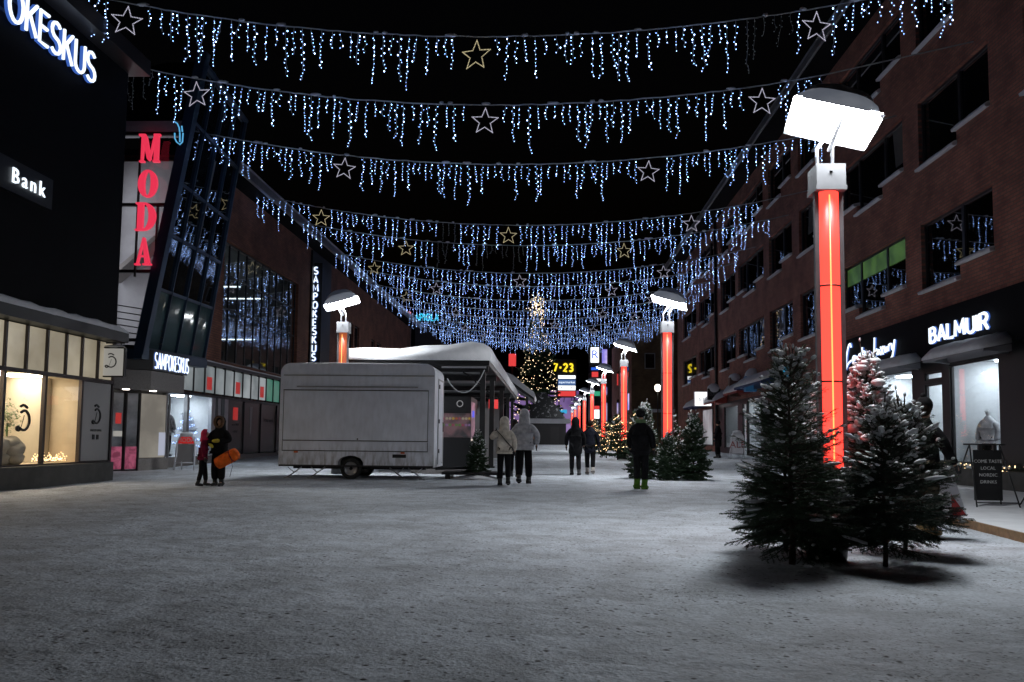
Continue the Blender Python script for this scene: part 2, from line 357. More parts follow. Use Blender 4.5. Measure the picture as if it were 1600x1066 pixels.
# ------------------------------------------------------------------ wall with openings (plane X = const, or any mapping)
def wall_holes(mb, u0, u1, v0, v1, holes, mp, depth, mi=0):
    # mp(u, v, d) -> 3D; holes: (ua, ub, va, vb); reveals run to depth
    us = sorted(set([u0, u1]+[h for q in holes for h in q[:2] if u0 < h < u1])); vs = sorted(set([v0, v1]+[h for q in holes for h in q[2:] if v0 < h < v1]))
    inside = lambda u, v: any(a < u < b and c < v < d for a, b, c, d in holes)
    nu, nv = len(us)-1, len(vs)-1
    g = [[inside((us[i]+us[i+1])/2, (vs[j]+vs[j+1])/2) for j in range(nv)] for i in range(nu)]
    for i in range(nu):
        for j in range(nv):
            a, b, c, d = us[i], us[i+1], vs[j], vs[j+1]
            if not g[i][j]: mb.quad(mp(a, c, 0), mp(b, c, 0), mp(b, d, 0), mp(a, d, 0), mi)
            else:
                if i == 0 or not g[i-1][j]: mb.quad(mp(a, c, 0), mp(a, c, depth), mp(a, d, depth), mp(a, d, 0), mi)
                if i == nu-1 or not g[i+1][j]: mb.quad(mp(b, c, 0), mp(b, d, 0), mp(b, d, depth), mp(b, c, depth), mi)
                if j == 0 or not g[i][j-1]: mb.quad(mp(a, c, 0), mp(b, c, 0), mp(b, c, depth), mp(a, c, depth), mi)
                if j == nv-1 or not g[i][j+1]: mb.quad(mp(a, d, 0), mp(a, d, depth), mp(b, d, depth), mp(b, d, 0), mi)
M['roomwhite'] = mat('shop_interior_white', (.70, .72, .75), .7, var=.05)
M['roomcream'] = mat('shop_interior_cream', (.72, .60, .42), .7, var=.08, vscale=3)
M['roomgrey'] = mat('stairwell_grey_wall', (.34, .34, .36), .7, var=.1, vscale=2)
M['litcool'] = emi('cool_ceiling_light', (.80, .92, 1.0), 32)
M['litwarm'] = emi('warm_ceiling_light', (1, .86, .66), 20)
M['litdim'] = emi('office_strip_light', (.85, .95, 1), 4)
M['frost'] = emi_blotch('frosted_warm_pane', (.34, .29, .20), (.55, .48, .35), .62, .7)
M['frostc'] = emi_blotch('frosted_cool_pane', (.16, .19, .20), (.42, .46, .48), .62, .55)
M['frostg'] = emi_blotch('frosted_green_pane', (.03, .20, .13), (.10, .26, .20), .6, .8)
M['panelgrey'] = mat('grey_window_film', (.30, .29, .29), .5, var=.04, vscale=1)
M['ink'] = mat('black_ink', (.006, .006, .007), .5)
M['inkgrey'] = mat('grey_ink', (.10, .10, .10), .5)
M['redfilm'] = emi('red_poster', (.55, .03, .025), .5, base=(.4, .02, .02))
M['skin'] = mat('skin', (.36, .20, .13), .55)

def seam(m, a, b, w=.05, mi=0): m.bar(a, b, w, w, mi)

def lit_room(root, x0, x1, y0, y1, z0, z1, wm, lm, nl=2, name='interior', lw=.5):
    # five inward faces, open towards the street, with ceiling panels
    m = MB()
    m.quad((x1, y0, z0), (x1, y1, z0), (x1, y1, z1), (x1, y0, z1)); m.quad((x0, y0, z0), (x1, y0, z0), (x1, y0, z1), (x0, y0, z1))
    m.quad((x0, y1, z0), (x0, y1, z1), (x1, y1, z1), (x1, y1, z0)); m.quad((x0, y0, z0), (x0, y1, z0), (x1, y1, z0), (x1, y0, z0))
    m.quad((x0, y0, z1), (x1, y0, z1), (x1, y1, z1), (x0, y1, z1))
    r = m.build(name, wm, root); s = 1 if x1 > x0 else -1
    for i in range(nl):
        L = MB(); yc = y0+(y1-y0)*(i+.5)/nl; xc = x0+s*abs(x1-x0)*.35
        L.box((min(xc-lw/2, xc+lw/2), yc-.35, z1-.05), (max(xc-lw/2, xc+lw/2), yc+.35, z1-.012))
        L.build('ceiling_light', lm, r, off=parent_origin(root))
    return r

def snow_slab(m, x0, x1, y0, y1, z, h, nx=4, ny=14, seed=1, mi=0, over=.03):
    # a rounded lumpy layer of snow lying on a flat top
    rr = random.Random(seed); vs = []; N = ny+1
    prof = [(0, 0), (0, .55), (.12, .92), (.5, 1), (.88, .92), (1, .55), (1, 0)]
    for j in range(N):
        y = y0+(y1-y0)*j/ny; e = 1 if 0 < j < ny else .35; w = rr.uniform(.8, 1.15)*e
        for k, (u, q) in enumerate(prof):
            vs.append((x0-over+(x1-x0+2*over)*u+rr.uniform(-.02, .02)*(0 < k < 6), y, z+h*q*w))
    n = len(prof); fs = [(j*n+k, j*n+k+1, (j+1)*n+k+1, (j+1)*n+k) for j in range(ny) for k in range(n-1)]
    fs += [tuple(range(n))[::-1], tuple(ny*n+k for k in range(n))]
    m.add(vs, fs, mi, True)

M['blindfab'] = mat('pale_blind', (.10, .095, .09), .8, coat=1, var=.15, vscale=3)
# ------------------------------------------------------------------ right-hand brick buildings
RX = 12.1
def right_building(name, label, y0, y1, cols, depth=14, eave=True, floors=((6.11, .44, 8.36), (10.18, .42, 12.45), (14.16, .42, 16.35)), holes0=()):
    root = thing(name, label, 'building', (RX, y0, gz(y0)))
    holes = list(holes0); wins = []
    for ci, (a, b, typ) in enumerate(cols):
        for fi, (zs, up, zt) in enumerate(floors):
            if typ == 'A':   rects = [(a, a+(b-a)*.43, zs+up, zt), (a+(b-a)*.43, b, zs, zt)]
            else:            rects = [(a, a+(b-a)*.30, zs+up, zt), (a+(b-a)*.30, a+(b-a)*.72, zs, zt), (a+(b-a)*.72, b, zs+up, zt)]
            holes += rects; wins.append((ci, fi, rects))
    m = MB(); mp = lambda u, v, d: (RX+d, u, v)
    wall_holes(m, y0, y1, 5.35 if holes0 else 0, 17.3, [h for h in holes if h[2] > 5], mp, .22)
    m.quad((RX, y0, 0), (RX+depth, y0, 0), (RX+depth, y0, 17.3), (RX, y0, 17.3)); m.quad((RX, y1, 0), (RX, y1, 17.3), (RX+depth, y1, 17.3), (RX+depth, y1, 0))
    m.quad((RX+depth, y0, 0), (RX+depth, y1, 0), (RX+depth, y1, 17.3), (RX+depth, y0, 17.3))
    m.build('wall', 'brick', root)
    e = MB(); e.box((RX-1.1, y0-.1, 17.3), (RX+depth, y1+.1, 17.62), 0); r = e.build('roof', 'dark', root)
    g = MB(); g.box((RX-1.22, y0-.1, 17.36), (RX-1.103, y1+.1, 17.66)); g.build('gutter', 'alu', r, off=parent_origin(root))
    s = MB(); snow_slab(s, RX-1.2, RX+1.5, y0, y1, 17.67, .22, ny=30, seed=int(y0)); s.build('roof_snow', 'snow', r, off=parent_origin(root))
    rr = random.Random(int(y0*7))
    for ci, fi, rects in wins:
        f = MB(); p = MB(); sl = MB(); x = RX+.16
        ya, yb = rects[0][0], rects[-1][1]; zt = rects[0][3]
        for (a, b, c, d) in rects:
            q = .035
            f.box((x-.04, a+.001, c), (x+.05, a+.07, d)); f.box((x-.04, b-.07, c), (x+.05, b-.001, d))
            f.box((x-.04, a+.071, c), (x+.05, b-.071, c+.07)); f.box((x-.04, a+.071, d-.07), (x+.05, b-.071, d))
            p.quad((x+.02, a+.06, c+.06), (x+.02, b-.06, c+.06), (x+.02, b-.06, d-.06), (x+.02, a+.06, d-.06))
            # snow-laden sill
            n = 6; vs = []
            for j in range(n+1):
                yy = a-.03+(b-a+.06)*j/n; w = rr.uniform(.85, 1.15)*(1 if 0 < j < n else .75)
                for (dx, dz) in ((.12, -.02), (-.13, -.06), (-.15, .02*w), (-.08, .10*w), (.12, .15*w)): vs.append((RX+dx, yy, c+dz))
            fs = [(j*5+k, j*5+k+1, (j+1)*5+k+1, (j+1)*5+k) for j in range(n) for k in range(4)]+[tuple(range(5)), tuple(n*5+k for k in range(5))[::-1]]
            sl.add(vs, fs, 0, True)
        w = f.build('window', 'graphite', root); o_ = parent_origin(root)
        p.build('pane', 'glassdark', w, off=o_)
        if rr.random() < .4:
            a, b, c, d = rects[rr.choice([0, -1])]; bl = MB(); hh = rr.uniform(.3, .75)
            bl.quad((x+.012, a+.09, d-.08-(d-c)*hh), (x+.012, (a+b)/2+rr.uniform(0, .4), d-.08-(d-c)*hh), (x+.012, (a+b)/2+rr.uniform(0, .4), d-.08), (x+.012, a+.09, d-.08)); bl.build('blind', 'blindfab', w, off=o_)
        sl.build('sill_snow', 'snow', w, off=o_)
    return root, wins
cols1 = [(22.9, 27.3, 'A'), (28.5, 34.5, 'B'), (35.9, 40.4, 'A'), (41.6, 45.9, 'A'), (47.1, 53.4, 'B'), (54.3, 58.8, 'A')]
GF = [(1,)]
rb, wins = right_building('brick_building', 'long brown brick building with staggered snowy sills and dark shop fascia beside the nearest lamp', 6, 60, [(9.5, 14.5, 'B'), (16.6, 21.2, 'A')]+cols1, holes0=GF and [(0, 0, 0, 0)])
# ground floor: dark cladding fascia, pillars, shop openings
def ground_floor():
    o_ = parent_origin(rb)
    holes = [(22.9, 25.65, .68, 3.62), (26.15, 27.32, .16, 3.12), (26.15, 27.32, 3.25, 3.5), (28.25, 32.4, .68, 3.72), (17.2, 21.6, .68, 3.6),
             (yx(1188, RX), yx(1167, RX), .5, 3.7), (yx(1165.5, RX), yx(1159.5, RX), .3, 3.6), (yx(1152, RX), yx(1131, RX), .8, 3.6)]
    m = MB(); mp = lambda u, v, d: (RX+d, u, v)
    wall_holes(m, 6, 60, -.1, 3.9, holes, mp, .12); m.build('shopfront', 'black', rb)
    w = MB(); w.box((RX+.001, 36.2, 3.9), (RX+.2, 60, 5.35)); w.build('wall_band', 'brick', rb)
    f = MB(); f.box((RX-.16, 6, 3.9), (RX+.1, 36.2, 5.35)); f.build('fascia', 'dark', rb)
    # glazing
    for h in holes:
        g = MB(); x = RX+.09; a, b, c, d = h
        g.quad((x, a, c), (x, b, c), (x, b, d), (x, a, d)); fr = MB(); k = .05
        fr.box((x-.04, a, c), (x+.03, a+k, d)); fr.box((x-.04, b-k, c), (x+.03, b, d)); fr.box((x-.04, a+k+.001, d-k), (x+.03, b-k-.001, d)); fr.box((x-.04, a+k+.001, c), (x+.03, b-k-.001, c+k))
        w_ = fr.build('door' if abs(a-26.15) < .01 and c < 1 else 'shop_window', 'graphite', rb); g.build('pane', 'glass', w_, off=o_)
        if abs(a-26.15) < .01 and c < 1:
            hd = MB(); hd.tube([(x-.09, 26.3, 1.0), (x-.09, 26.3, 1.6)], .018); hd.build('handle', 'alu', w_, off=o_)
    lit_room(rb, RX+.13, RX+4, 22.5, 25.9, .3, 3.75, 'roomwhite', 'litcool', 2)
    lit_room(rb, RX+.13, RX+4, 26.0, 28.0, .12, 3.7, 'roomwhite', 'litcool', 2)
    lit_room(rb, RX+.13, RX+4, 28.1, 33.0, .3, 3.8, 'roomwhite', 'litcool', 3)
    lit_room(rb, RX+.13, RX+4, yx(1190, RX), yx(1158, RX), .3, 3.8, 'roomwhite', 'litcool', 2)
    lit_room(rb, RX+.13, RX+4, yx(1153, RX), yx(1130, RX), .3, 3.8, 'roomwhite', 'litdim', 3)
    # furniture seen through the glass: shelves, clothes rails
    sh = MB()
    for (a, b) in ((24.1, 25.4), (26.5, 27.6), (29.2, 31.9)):
        for z in (1.2, 1.9, 2.6): sh.box((RX+3.55, a, z), (RX+3.95, b, z+.05))
        sh.box((RX+3.5, a-.05, .32), (RX+3.98, a-.001, 2.8)); sh.box((RX+3.5, b+.001, .32), (RX+3.98, b+.05, 2.8))
    sh.build('shelving', 'steelgrey', rb)
    cl = MB(); rr = random.Random(4)
    for (a, b) in ((23.8, 25.5), (26.4, 27.7), (29.0, 32.0)):
        y = a
        while y < b:
            cl.box((RX+2.0, y, 1.0+rr.uniform(-.1, .1)), (RX+2.5, y+.05, 1.95), rr.choice([0, 0, 1, 2])); y += .085
    cl.build('clothes_rail', [mat('pale_clothes', (.6, .6, .62), .8), mat('blue_clothes', (.12, .18, .35), .8), mat('dark_clothes', (.05, .05, .06), .8)], rb)
ground_floor()
# green banner strip and notices behind the second-floor window
def window_banner():
    M['greenlit'] = emi_blotch('green_window_banner', (.025, .06, .015), (.06, .13, .025), .75, 1.6)
    m = MB()
    for (a, b) in ((28.62, 30.2), (30.42, 32.7), (32.92, 34.38)): m.box((RX+.145, a, 7.6), (RX+.15, b, 8.28))
    t = tag(rebase(m.build('window_banner', 'greenlit'), (RX+.15, 28.62, 7.6)), 'green glowing banner across the top of an upper window right of the nearest lamp', 'banner')
window_banner()
pipe = MB(); pipe.tube([(RX-.12, 60.12, gz(60)), (RX-.12, 60.12, 17.3)], .09, 8)
for z in (3, 6.5, 10, 13.5): pipe.box((RX-.24, 60.0, z), (RX-.001, 60.24, z+.06))
tag(rebase(pipe.build('drainpipe', 'black'), (RX-.12, 60.12, gz(60))), 'dark vertical drainpipe on the right brick facade between the two brick buildings', 'drainpipe')
rb2, _ = right_building('brick_building', 'farther brown brick building past the drainpipe on the right side', 60.3, 78.6, [(61.3, 67.4, 'B'), (68.7, 75.3, 'A')])
def shops_far():
    o_ = parent_origin(rb2); m = MB(); x = RX-.02
    for (a, b, c, d, mt) in ((yx(1115, RX)+.2, yx(1100, RX), 1.0, 3.6, 'frostc'), (69.5, 72.5, 1.1, 3.5, 'glassdark')):
        f = MB(); f.box((x-.06, a-.1, c-.1), (x-.001, b+.1, d+.1)); w = f.build('shop_window', 'graphite', rb2)
        g = MB(); g.box((x-.08, a, c), (x-.062, b, d)); g.build('pane', mt, w, off=o_)
shops_far()

# awnings and signs along the right facade
def awning(y0, y1, z, colmat, label, out=1.0, h=.42, seed=1, va=.22, th=1.0):
    root = thing('awning', label, 'awning', (RX-.17, y0, z), 'snow-covered awnings over the right-hand shops')
    m = MB(); x0 = RX-.17
    m.add([(x0, y0, z), (x0-out, y0, z-h), (x0-out, y0, z-h-va), (x0, y0, z-h-va), (x0, y1, z), (x0-out, y1, z-h), (x0-out, y1, z-h-va), (x0, y1, z-h-va)],
          [(0, 1, 2, 3), (7, 6, 5, 4), (0, 4, 5, 1), (1, 5, 6, 2), (0, 3, 7, 4)])
    m.build('canopy', colmat, root)
    s = MB(); ny = 14; vs = []; rr = random.Random(seed); pr = [(0, .02), (0, .30), (-.35, .30), (-.8, .26), (-1.04, .12), (-1.05, .0), (-1, -.0)]
    for j in range(ny+1):
        y = y0-.02+(y1-y0+.04)*j/ny; w = rr.uniform(.85, 1.12)*(1 if 0 < j < ny else .45)
        for (u, q) in pr: vs.append((x0+u*out, y, z+u*h+.004+q*w*th))
    n = len(pr); s.add(vs, [(j*n+k, j*n+k+1, (j+1)*n+k+1, (j+1)*n+k) for j in range(ny) for k in range(n-1)]+[tuple(range(n))[::-1], tuple(ny*n+k for k in range(n))], 0, True)
    s.build('snow_cover', 'snow', root)
    a = MB()
    for y in (y0+.15, y1-.15): a.tube([(x0, y, z-h-.1), (x0-out*.9, y, z-h-.02)], .02)
    a.build('bracket', 'alu', root)
    return root
M['redcloth'] = mat('red_awning_cloth', (.30, .04, .03), .7); M['bluecloth'] = mat('blue_awning_cloth', (.03, .06, .16), .7); M['greycloth'] = mat('grey_awning_cloth', (.30, .30, .32), .7)
awning(21.9, 25.4, 3.84, 'greycloth', 'retracted grey awning heaped with snow under the bold white letters', .72, .12, 3, .07, 1.15)
awning(27.2, 31.6, 3.84, 'greycloth', 'grey awning heaped with snow under the white script lettering', .72, .12, 5, .07, 1.1)
awning(yx(1224, RX), yx(1178, RX), 4.75, 'bluecloth', 'long blue awning with thick snow just left of the big spruces', 1.0, .35, 6, .14, 1.3)
awning(yx(1177, RX)+.1, yx(1154, RX), 4.6, 'redcloth', 'red awning with snow left of the long blue awning', .8, .35, 7, .14, 1.4)
awning(yx(1140, RX), yx(1119, RX), 4.3, 'redcloth', 'smaller red awning with snow above the sandwich board reading ALE', .8, .35, 8, .14, 1.4)
awning(yx(1108, RX), yx(1086, RX), 4.3, 'bluecloth', 'dark blue awning with snow below the glowing white box sign', .8, .35, 9, .14, 1.3)

def letters_sign_right(name, label, txt, y_hi, z0, h, width, r, catg='sign', x=RX-.22, slope=0):
    root = thing(name, label, catg, (x, y_hi, z0))
    sign_letters(root, txt, (x, y_hi, z0), (0, -1, slope), (0, 0, 1), h, r, width=width, gap=.22, side='neonblue', nd=(-1, 0, 0))
    return root
letters_sign_right('shop_sign', 'bold white backlit capitals reading BALMUIR on the dark right-hand fascia', 'BALMUIR', 26.35, 4.38, .44, 3.4, .048)
def script_sign():
    x = RX-.22; root = thing('shop_sign', 'white glowing handwritten lettering ending in luxury on the dark right-hand fascia', 'sign', (x, 33.8, 4.3))
    # (u along the word, v up) in metres
    W1 = [[(.62, .62), (.55, .80), (.38, .74), (.16, .36), (.10, .05), (.02, -.28)], [(.02, -.28), (.25, -.05), (.6, .05)],
          [(.72, .02), (.82, .20), (.95, .22), (.90, .02), (.76, .02)], [(1.0, .22), (1.05, .02), (1.16, .02), (1.22, .22), (1.26, .0)],
          [(1.38, .0), (1.40, .22), (1.50, .24), (1.56, .0)], [(1.72, .48), (1.66, .0), (1.78, -.02)], [(1.60, .26), (1.88, .30)],
          [(1.92, .0), (1.94, .24), (2.06, .26)], [(2.14, .26), (2.18, .04), (2.28, .06), (2.36, .28), (2.30, -.25), (2.16, -.3)]]
    W2 = [[(2.86, .72), (2.80, .0), (2.92, -.02)], [(3.02, .26), (3.05, .02), (3.16, .02), (3.22, .26), (3.25, .02)], [(3.36, .28), (3.56, -.02)], [(3.56, .28), (3.34, -.02)],
          [(3.68, .28), (3.70, .04), (3.80, .04), (3.88, .28), (3.90, .04)], [(4.0, .04), (4.04, .28), (4.18, .30)], [(4.26, .30), (4.30, .06), (4.40, .08), (4.56, .52), (4.36, -.16), (4.22, -.24)]]
    k = 1.06
    for n_, ws in (('first_word', W1), ('second_word', W2)):
        m = MB()
        for l in ws:
            p3 = [Vector((x, 33.8-a*k, 4.42+b*.92)) for a, b in l]
            # soften the corners
            q = [p3[0]]
            for a, b in zip(p3, p3[1:]): q += [a.lerp(b, .25), a.lerp(b, .75)]
            q.append(p3[-1]); m.tube(q, .035, 6, 0); m.tube([p+Vector((.06, 0, 0)) for p in q], .05, 6, 1)
        m.build(n_, ['neonwhite', 'neonblue'], root)
script_sign()

def box_sign(name, label, a, b, face, case, parts=(), snow=0, cat='sign', group=None, depth_axis=None):
    a = Vector(a); b = Vector(b); root = thing(name, label, cat, ((a.x+b.x)/2, (a.y+b.y)/2, a.z), group)
    m = MB(); m.box(a, b); m.build('case', case, root)
    return root
# projecting signs facing the camera (their faces lie on planes of constant Y)
def proj_sign(label, x0, y0, x1, y1, Y, face, case='black', th=.12, snow=.0, text=None, tmat='neonwhite', tsize=.3, name='hanging_sign', group='signs sticking out over the right-hand shops', bracket=True, vertical=False, wallx=RX):
    tl, br = sy(x0, y0, Y), sy(x1, y1, Y); xa, xb, za, zb = tl.x, br.x, br.z, tl.z
    root = thing(name, label, 'sign', ((xa+xb)/2, Y, za), group)
    m = MB(); m.box((xa, Y, za), (xb, Y+th, zb)); m.build('case', case, root)
    f = MB(); f.box((xa+.03, Y-.012, za+.03), (xb-.03, Y-.002, zb-.03)); f.build('face', face, root)
    if snow:
        s = MB(); s.blob(((xa+xb)/2, Y+th/2, zb), ((xb-xa)/2*1.02, th*.9, snow), 14, 8, jit=.03); s.build('snow_cap', 'snow', root)
    if bracket:
        w = MB(); xx = wallx if abs(wallx-xb) < abs(wallx-xa) else wallx
        e = xb if wallx > xb else xa
        if abs(wallx-e) > .02: w.bar((e, Y+th/2, zb-.1), (wallx, Y+th/2, zb-.1), .05, .05); w.bar((e, Y+th/2, za+.1), (wallx, Y+th/2, za+.1), .05, .05); w.build('bracket', 'black', root)
    if text: text_mesh(text, tsize, 'writing', tmat, root, ((xa+xb)/2, Y-.02, (za+zb)/2), (1, 0, 0), (0, 0, 1))
    return root
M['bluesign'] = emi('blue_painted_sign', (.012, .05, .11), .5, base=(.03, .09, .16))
M['brownsign'] = mat('brown_sign_board', (.15, .08, .06), .6, var=.2)
M['signwhite'] = emi('white_lightbox', (.95, .97, 1), 1.6)
M['cyanlit'] = emi('cyan_lit_sign', (.04, .42, .75), .9)
M['bluelit'] = emi('blue_lightbox', (.03, .13, .75), 1.0)
M['redlit'] = emi('red_lightbox', (.85, .06, .06), .9)
M['lilaclit'] = emi_blotch('lilac_screen', (.25, .22, .75), (.75, .62, 1.0), 1.0, .5)
proj_sign('dark blue box sign under a rounded snow cap above the red awnings', 1165, 588, 1190, 612, 49, 'bluesign', 'bluesign', .5, .5, 'asunnot', 'inkgrey', .3)
proj_sign('brown board sign with a snow cap left of the dark blue box sign', 1140, 590, 1159, 620, 53, 'brownsign', 'brownsign', .5, .28)
proj_sign('black hanging sign with pale thin letters beside the glowing white box sign', 1106, 607, 1126, 625, 57, 'black', 'black', .3, .35, 'BAR', 'inkgrey', .42)
proj_sign('glowing white box sign with small dark letters above the dark blue awning', 1085, 612, 1112, 635, 60.5, 'signwhite', 'white', .3, 0, 'sini', 'inkgrey', .5, bracket=False)
proj_sign('bright cyan lit sign partly behind the top of the left big spruce', 1223, 573, 1233, 594, 42.5, 'cyanlit', 'black', .2)

# ------------------------------------------------------------------ left near building with the cream shop windows
LX = -12.2
def left_building():
    root = thing('shop_building', 'black walled shop building with glowing cream windows at the left edge', 'building', (LX, 22.8, 0)); o_ = parent_origin(root)
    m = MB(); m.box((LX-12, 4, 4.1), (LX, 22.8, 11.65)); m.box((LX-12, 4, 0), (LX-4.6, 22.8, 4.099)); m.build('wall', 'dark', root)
    f = MB(); f.box((LX-.3, 4, 11.651), (LX+.55, 23.0, 12.1)); f.build('roof', 'graphite', root)
    c = MB(); c.box((LX-.1, 4, 3.82), (LX+.42, 22.7, 4.08)); cc = c.build('canopy', 'black', root)
    s = MB(); snow_slab(s, LX-.0, LX+.40, 4, 22.65, 4.085, .17, ny=60, seed=5); s.build('canopy_snow', 'snow', cc, off=o_)
    p = MB(); pts = [(LX-.4, 4), (LX+.3, 4), (LX+.33, 20), (LX+.30, 22.0), (LX+.2, 22.6), (LX-.02, 22.85), (LX-.4, 22.9)]
    p.prism([(x, y, -.05) for x, y in pts], (0, 0, .55)); p.build('plinth', 'concrete', root)
    # frame bars
    fr = MB(); ups = [14.8, 15.6, 16.4, 17.25, 18.06, 18.83, 19.62, 20.42, 21.14, 21.91, 22.72]; lows = [14.9, 16.5, 18.08, 19.62, 21.2, 22.72]
    for y in ups: fr.box((LX-.06, y-.035, 2.76), (LX+.03, y+.035, 3.8))
    for y in lows: fr.box((LX-.06, y-.045, .52), (LX+.032, y+.045, 2.66))
    fr.box((LX-.06, 4, 2.661), (LX+.028, 22.76, 2.759)); fr.box((LX-.06, 4, .5), (LX+.03, 22.76, .54))
    fr.build('window_frame', 'bronze', root)
    for a, b in zip(ups, ups[1:]):
        g = MB(); g.box((LX-.05, a+.036, 2.77), (LX-.03, b-.036, 3.79)); g.build('upper_pane', 'frost', root)
    for a, b in zip(lows[:-2], lows[1:-1]):
        g = MB(); g.quad((LX-.01, a+.046, .55), (LX-.01, b-.046, .55), (LX-.01, b-.046, 2.65), (LX-.01, a+.046, 2.65)); g.build('lower_pane', 'glass', root)
    d = MB(); d.box((LX-.03, 21.25, .55), (LX-.01, 22.67, 2.65)); dp = d.build('film_panel', 'panelgrey', root)
    lit_room(root, LX-.07, LX-3.2, 14.8, 21.2, .52, 2.75, 'roomcream', 'litwarm', 4, lw=.8)
    cm = MB(); cm.box((LX-2.4, 20.9, .53), (LX-.8, 21.19, 2.7)); cm.box((LX-1.9, 19.6, .53), (LX-1.5, 19.75, 2.7)); cm.build('pillar', 'cream', root)
    b = MB(); b.box((LX-4.5, 4, 0), (LX-4.4, 22.7, 4.1)); b.box((LX-4.5, 22.6, 0), (LX-.06, 22.7, 4.1)); b.build('back_wall', 'black', root)
    return root, dp
lb, dpanel = left_building()
def swash_D(m, f, s, r):
    # curly letter D with two strokes over it; f maps (u, v) to 3D
    P1 = [(.02, .62), (.22, .72), (.44, .62), (.56, .40), (.52, .14), (.36, -.02), (.16, -.05), (.0, .02), (-.10, .10), (-.20, .06), (-.18, -.04), (-.06, -.06), (.06, .02)]
    P2 = [(.22, .52), (.14, .25), (.04, .02)]; P3 = [(-.02, .84), (.16, .92), (.38, .80)]
    for l, k in ((P1, 1.3), (P2, .35), (P3, 1.3)):
        q = [Vector(l[0])]
        for a, b in zip(l, l[1:]): a, b = Vector(a), Vector(b); q += [a.lerp(b, .3), a.lerp(b, .7)]
        q.append(Vector(l[-1])); m.tube([f(p.x*s, p.y*s) for p in q], r*k, 5)
def logos():
    m = MB(); swash_D(m, lambda u, v: Vector((LX+.0, 21.88+u, 1.58+v)), .52, .022); m.build('emblem', 'ink', dpanel, off=parent_origin(lb))
    t = text_mesh('TAKKIKAUPPA', .085, 'writing', 'inkgrey', dpanel, (LX+.0, 21.98, 1.36), (0, 1, 0), (0, 0, 1)); 
    # its origin is the building's, shift into place under the panel
    b = MB(); b.box((LX-.005, 21.82, 1.12), (LX+.004, 21.93, 1.25)); b.box((LX-.005, 22.02, 1.12), (LX+.004, 22.13, 1.25)); b.build('small_icon', 'ink', dpanel, off=parent_origin(lb))
    m = MB(); swash_D(m, lambda u, v: Vector((LX+.012, 18.72+u, 1.36+v)), .62, .026)
    m.build('window_emblem', 'ink', lb)
logos()
def hanging_D():
    Y = 22.3; a, b = sy(160, 545, Y), sy(193, 587, Y); root = thing('hanging_sign', 'square white sign with a curly black letter hanging at the corner of the cream shop', 'sign', (LX, Y, b.z))
    m = MB(); m.box((a.x, Y-.05, b.z), (b.x, Y+.05, a.z)); m.build('board', emi('dimly_lit_board', (.42, .41, .38), .5, base=(.5, .5, .48)), root)
    fr = MB()
    for (p, q) in (((a.x-.02, Y, a.z+.03), (b.x+.02, Y, a.z+.03)), ((a.x-.02, Y, b.z-.03), (b.x+.02, Y, b.z-.03)), ((a.x-.02, Y, b.z-.02), (a.x-.02, Y, a.z+.02)), ((b.x+.02, Y, b.z-.02), (b.x+.02, Y, a.z+.02))): fr.bar(p, q, .11, .035)
    fr.bar((LX, Y, a.z+.16), (b.x, Y, a.z+.16), .04, .04); fr.bar((b.x-.1, Y, a.z+.03), (b.x-.1, Y, a.z+.16), .02, .02); fr.build('frame', 'black', root)
    s = MB(); s.blob(((a.x+b.x)/2, Y, a.z+.06), (.33, .07, .05), 12, 6, jit=.06); s.build('snow_cap', 'snow', root)
    e = MB(); swash_D(e, lambda u, v: Vector(((a.x+b.x)/2-.1+u, Y-.06, b.z+.24+v)), .40, .013); e.build('emblem', 'ink', root)
hanging_D()
def roof_sign():
    x = LX+.02; y_e = 20.85; h = .76; ls, w = strokes('SAMPOKESKUS', h, .17); k = 5.75/w; y0 = y_e-5.75
    root = thing('roof_sign', 'huge white and blue neon capitals ending in OKESKUS below the roof edge at top left', 'sign', (LX, y_e, 10.5))
    sign_letters(root, 'SAMPOKESKUS', (x+.12, y0, 10.5), (0, 1, 0), (0, 0, 1), h, .042, width=5.75, gap=.17, side='neonblue', nd=(1, 0, 0))
    for ch in list(root.children): pass
    b = MB(); b.box((LX+.001, y0-.1, 10.62), (x-.03, y_e+.1, 10.70)); b.box((LX+.001, y0-.1, 11.02), (x-.03, y_e+.1, 11.10)); b.build('rail', 'black', root)
roof_sign()
def bank_sign():
    y0 = yx(0, LX); root = thing('wall_sign', 'small white letters reading Bank on the black wall at the left edge', 'sign', (LX, 17.9, 6.7))
    bd = MB(); bd.box((LX+.002, 14.4, 6.68), (LX+.10, 19.35, 7.42)); bd.build('board', 'black', root)
    text_mesh('Bank', .50, 'lettering', 'neonwhite', root, (LX+.13, 18.38, 7.04), (0, 1, 0), (0, 0, 1), .015)
bank_sign()
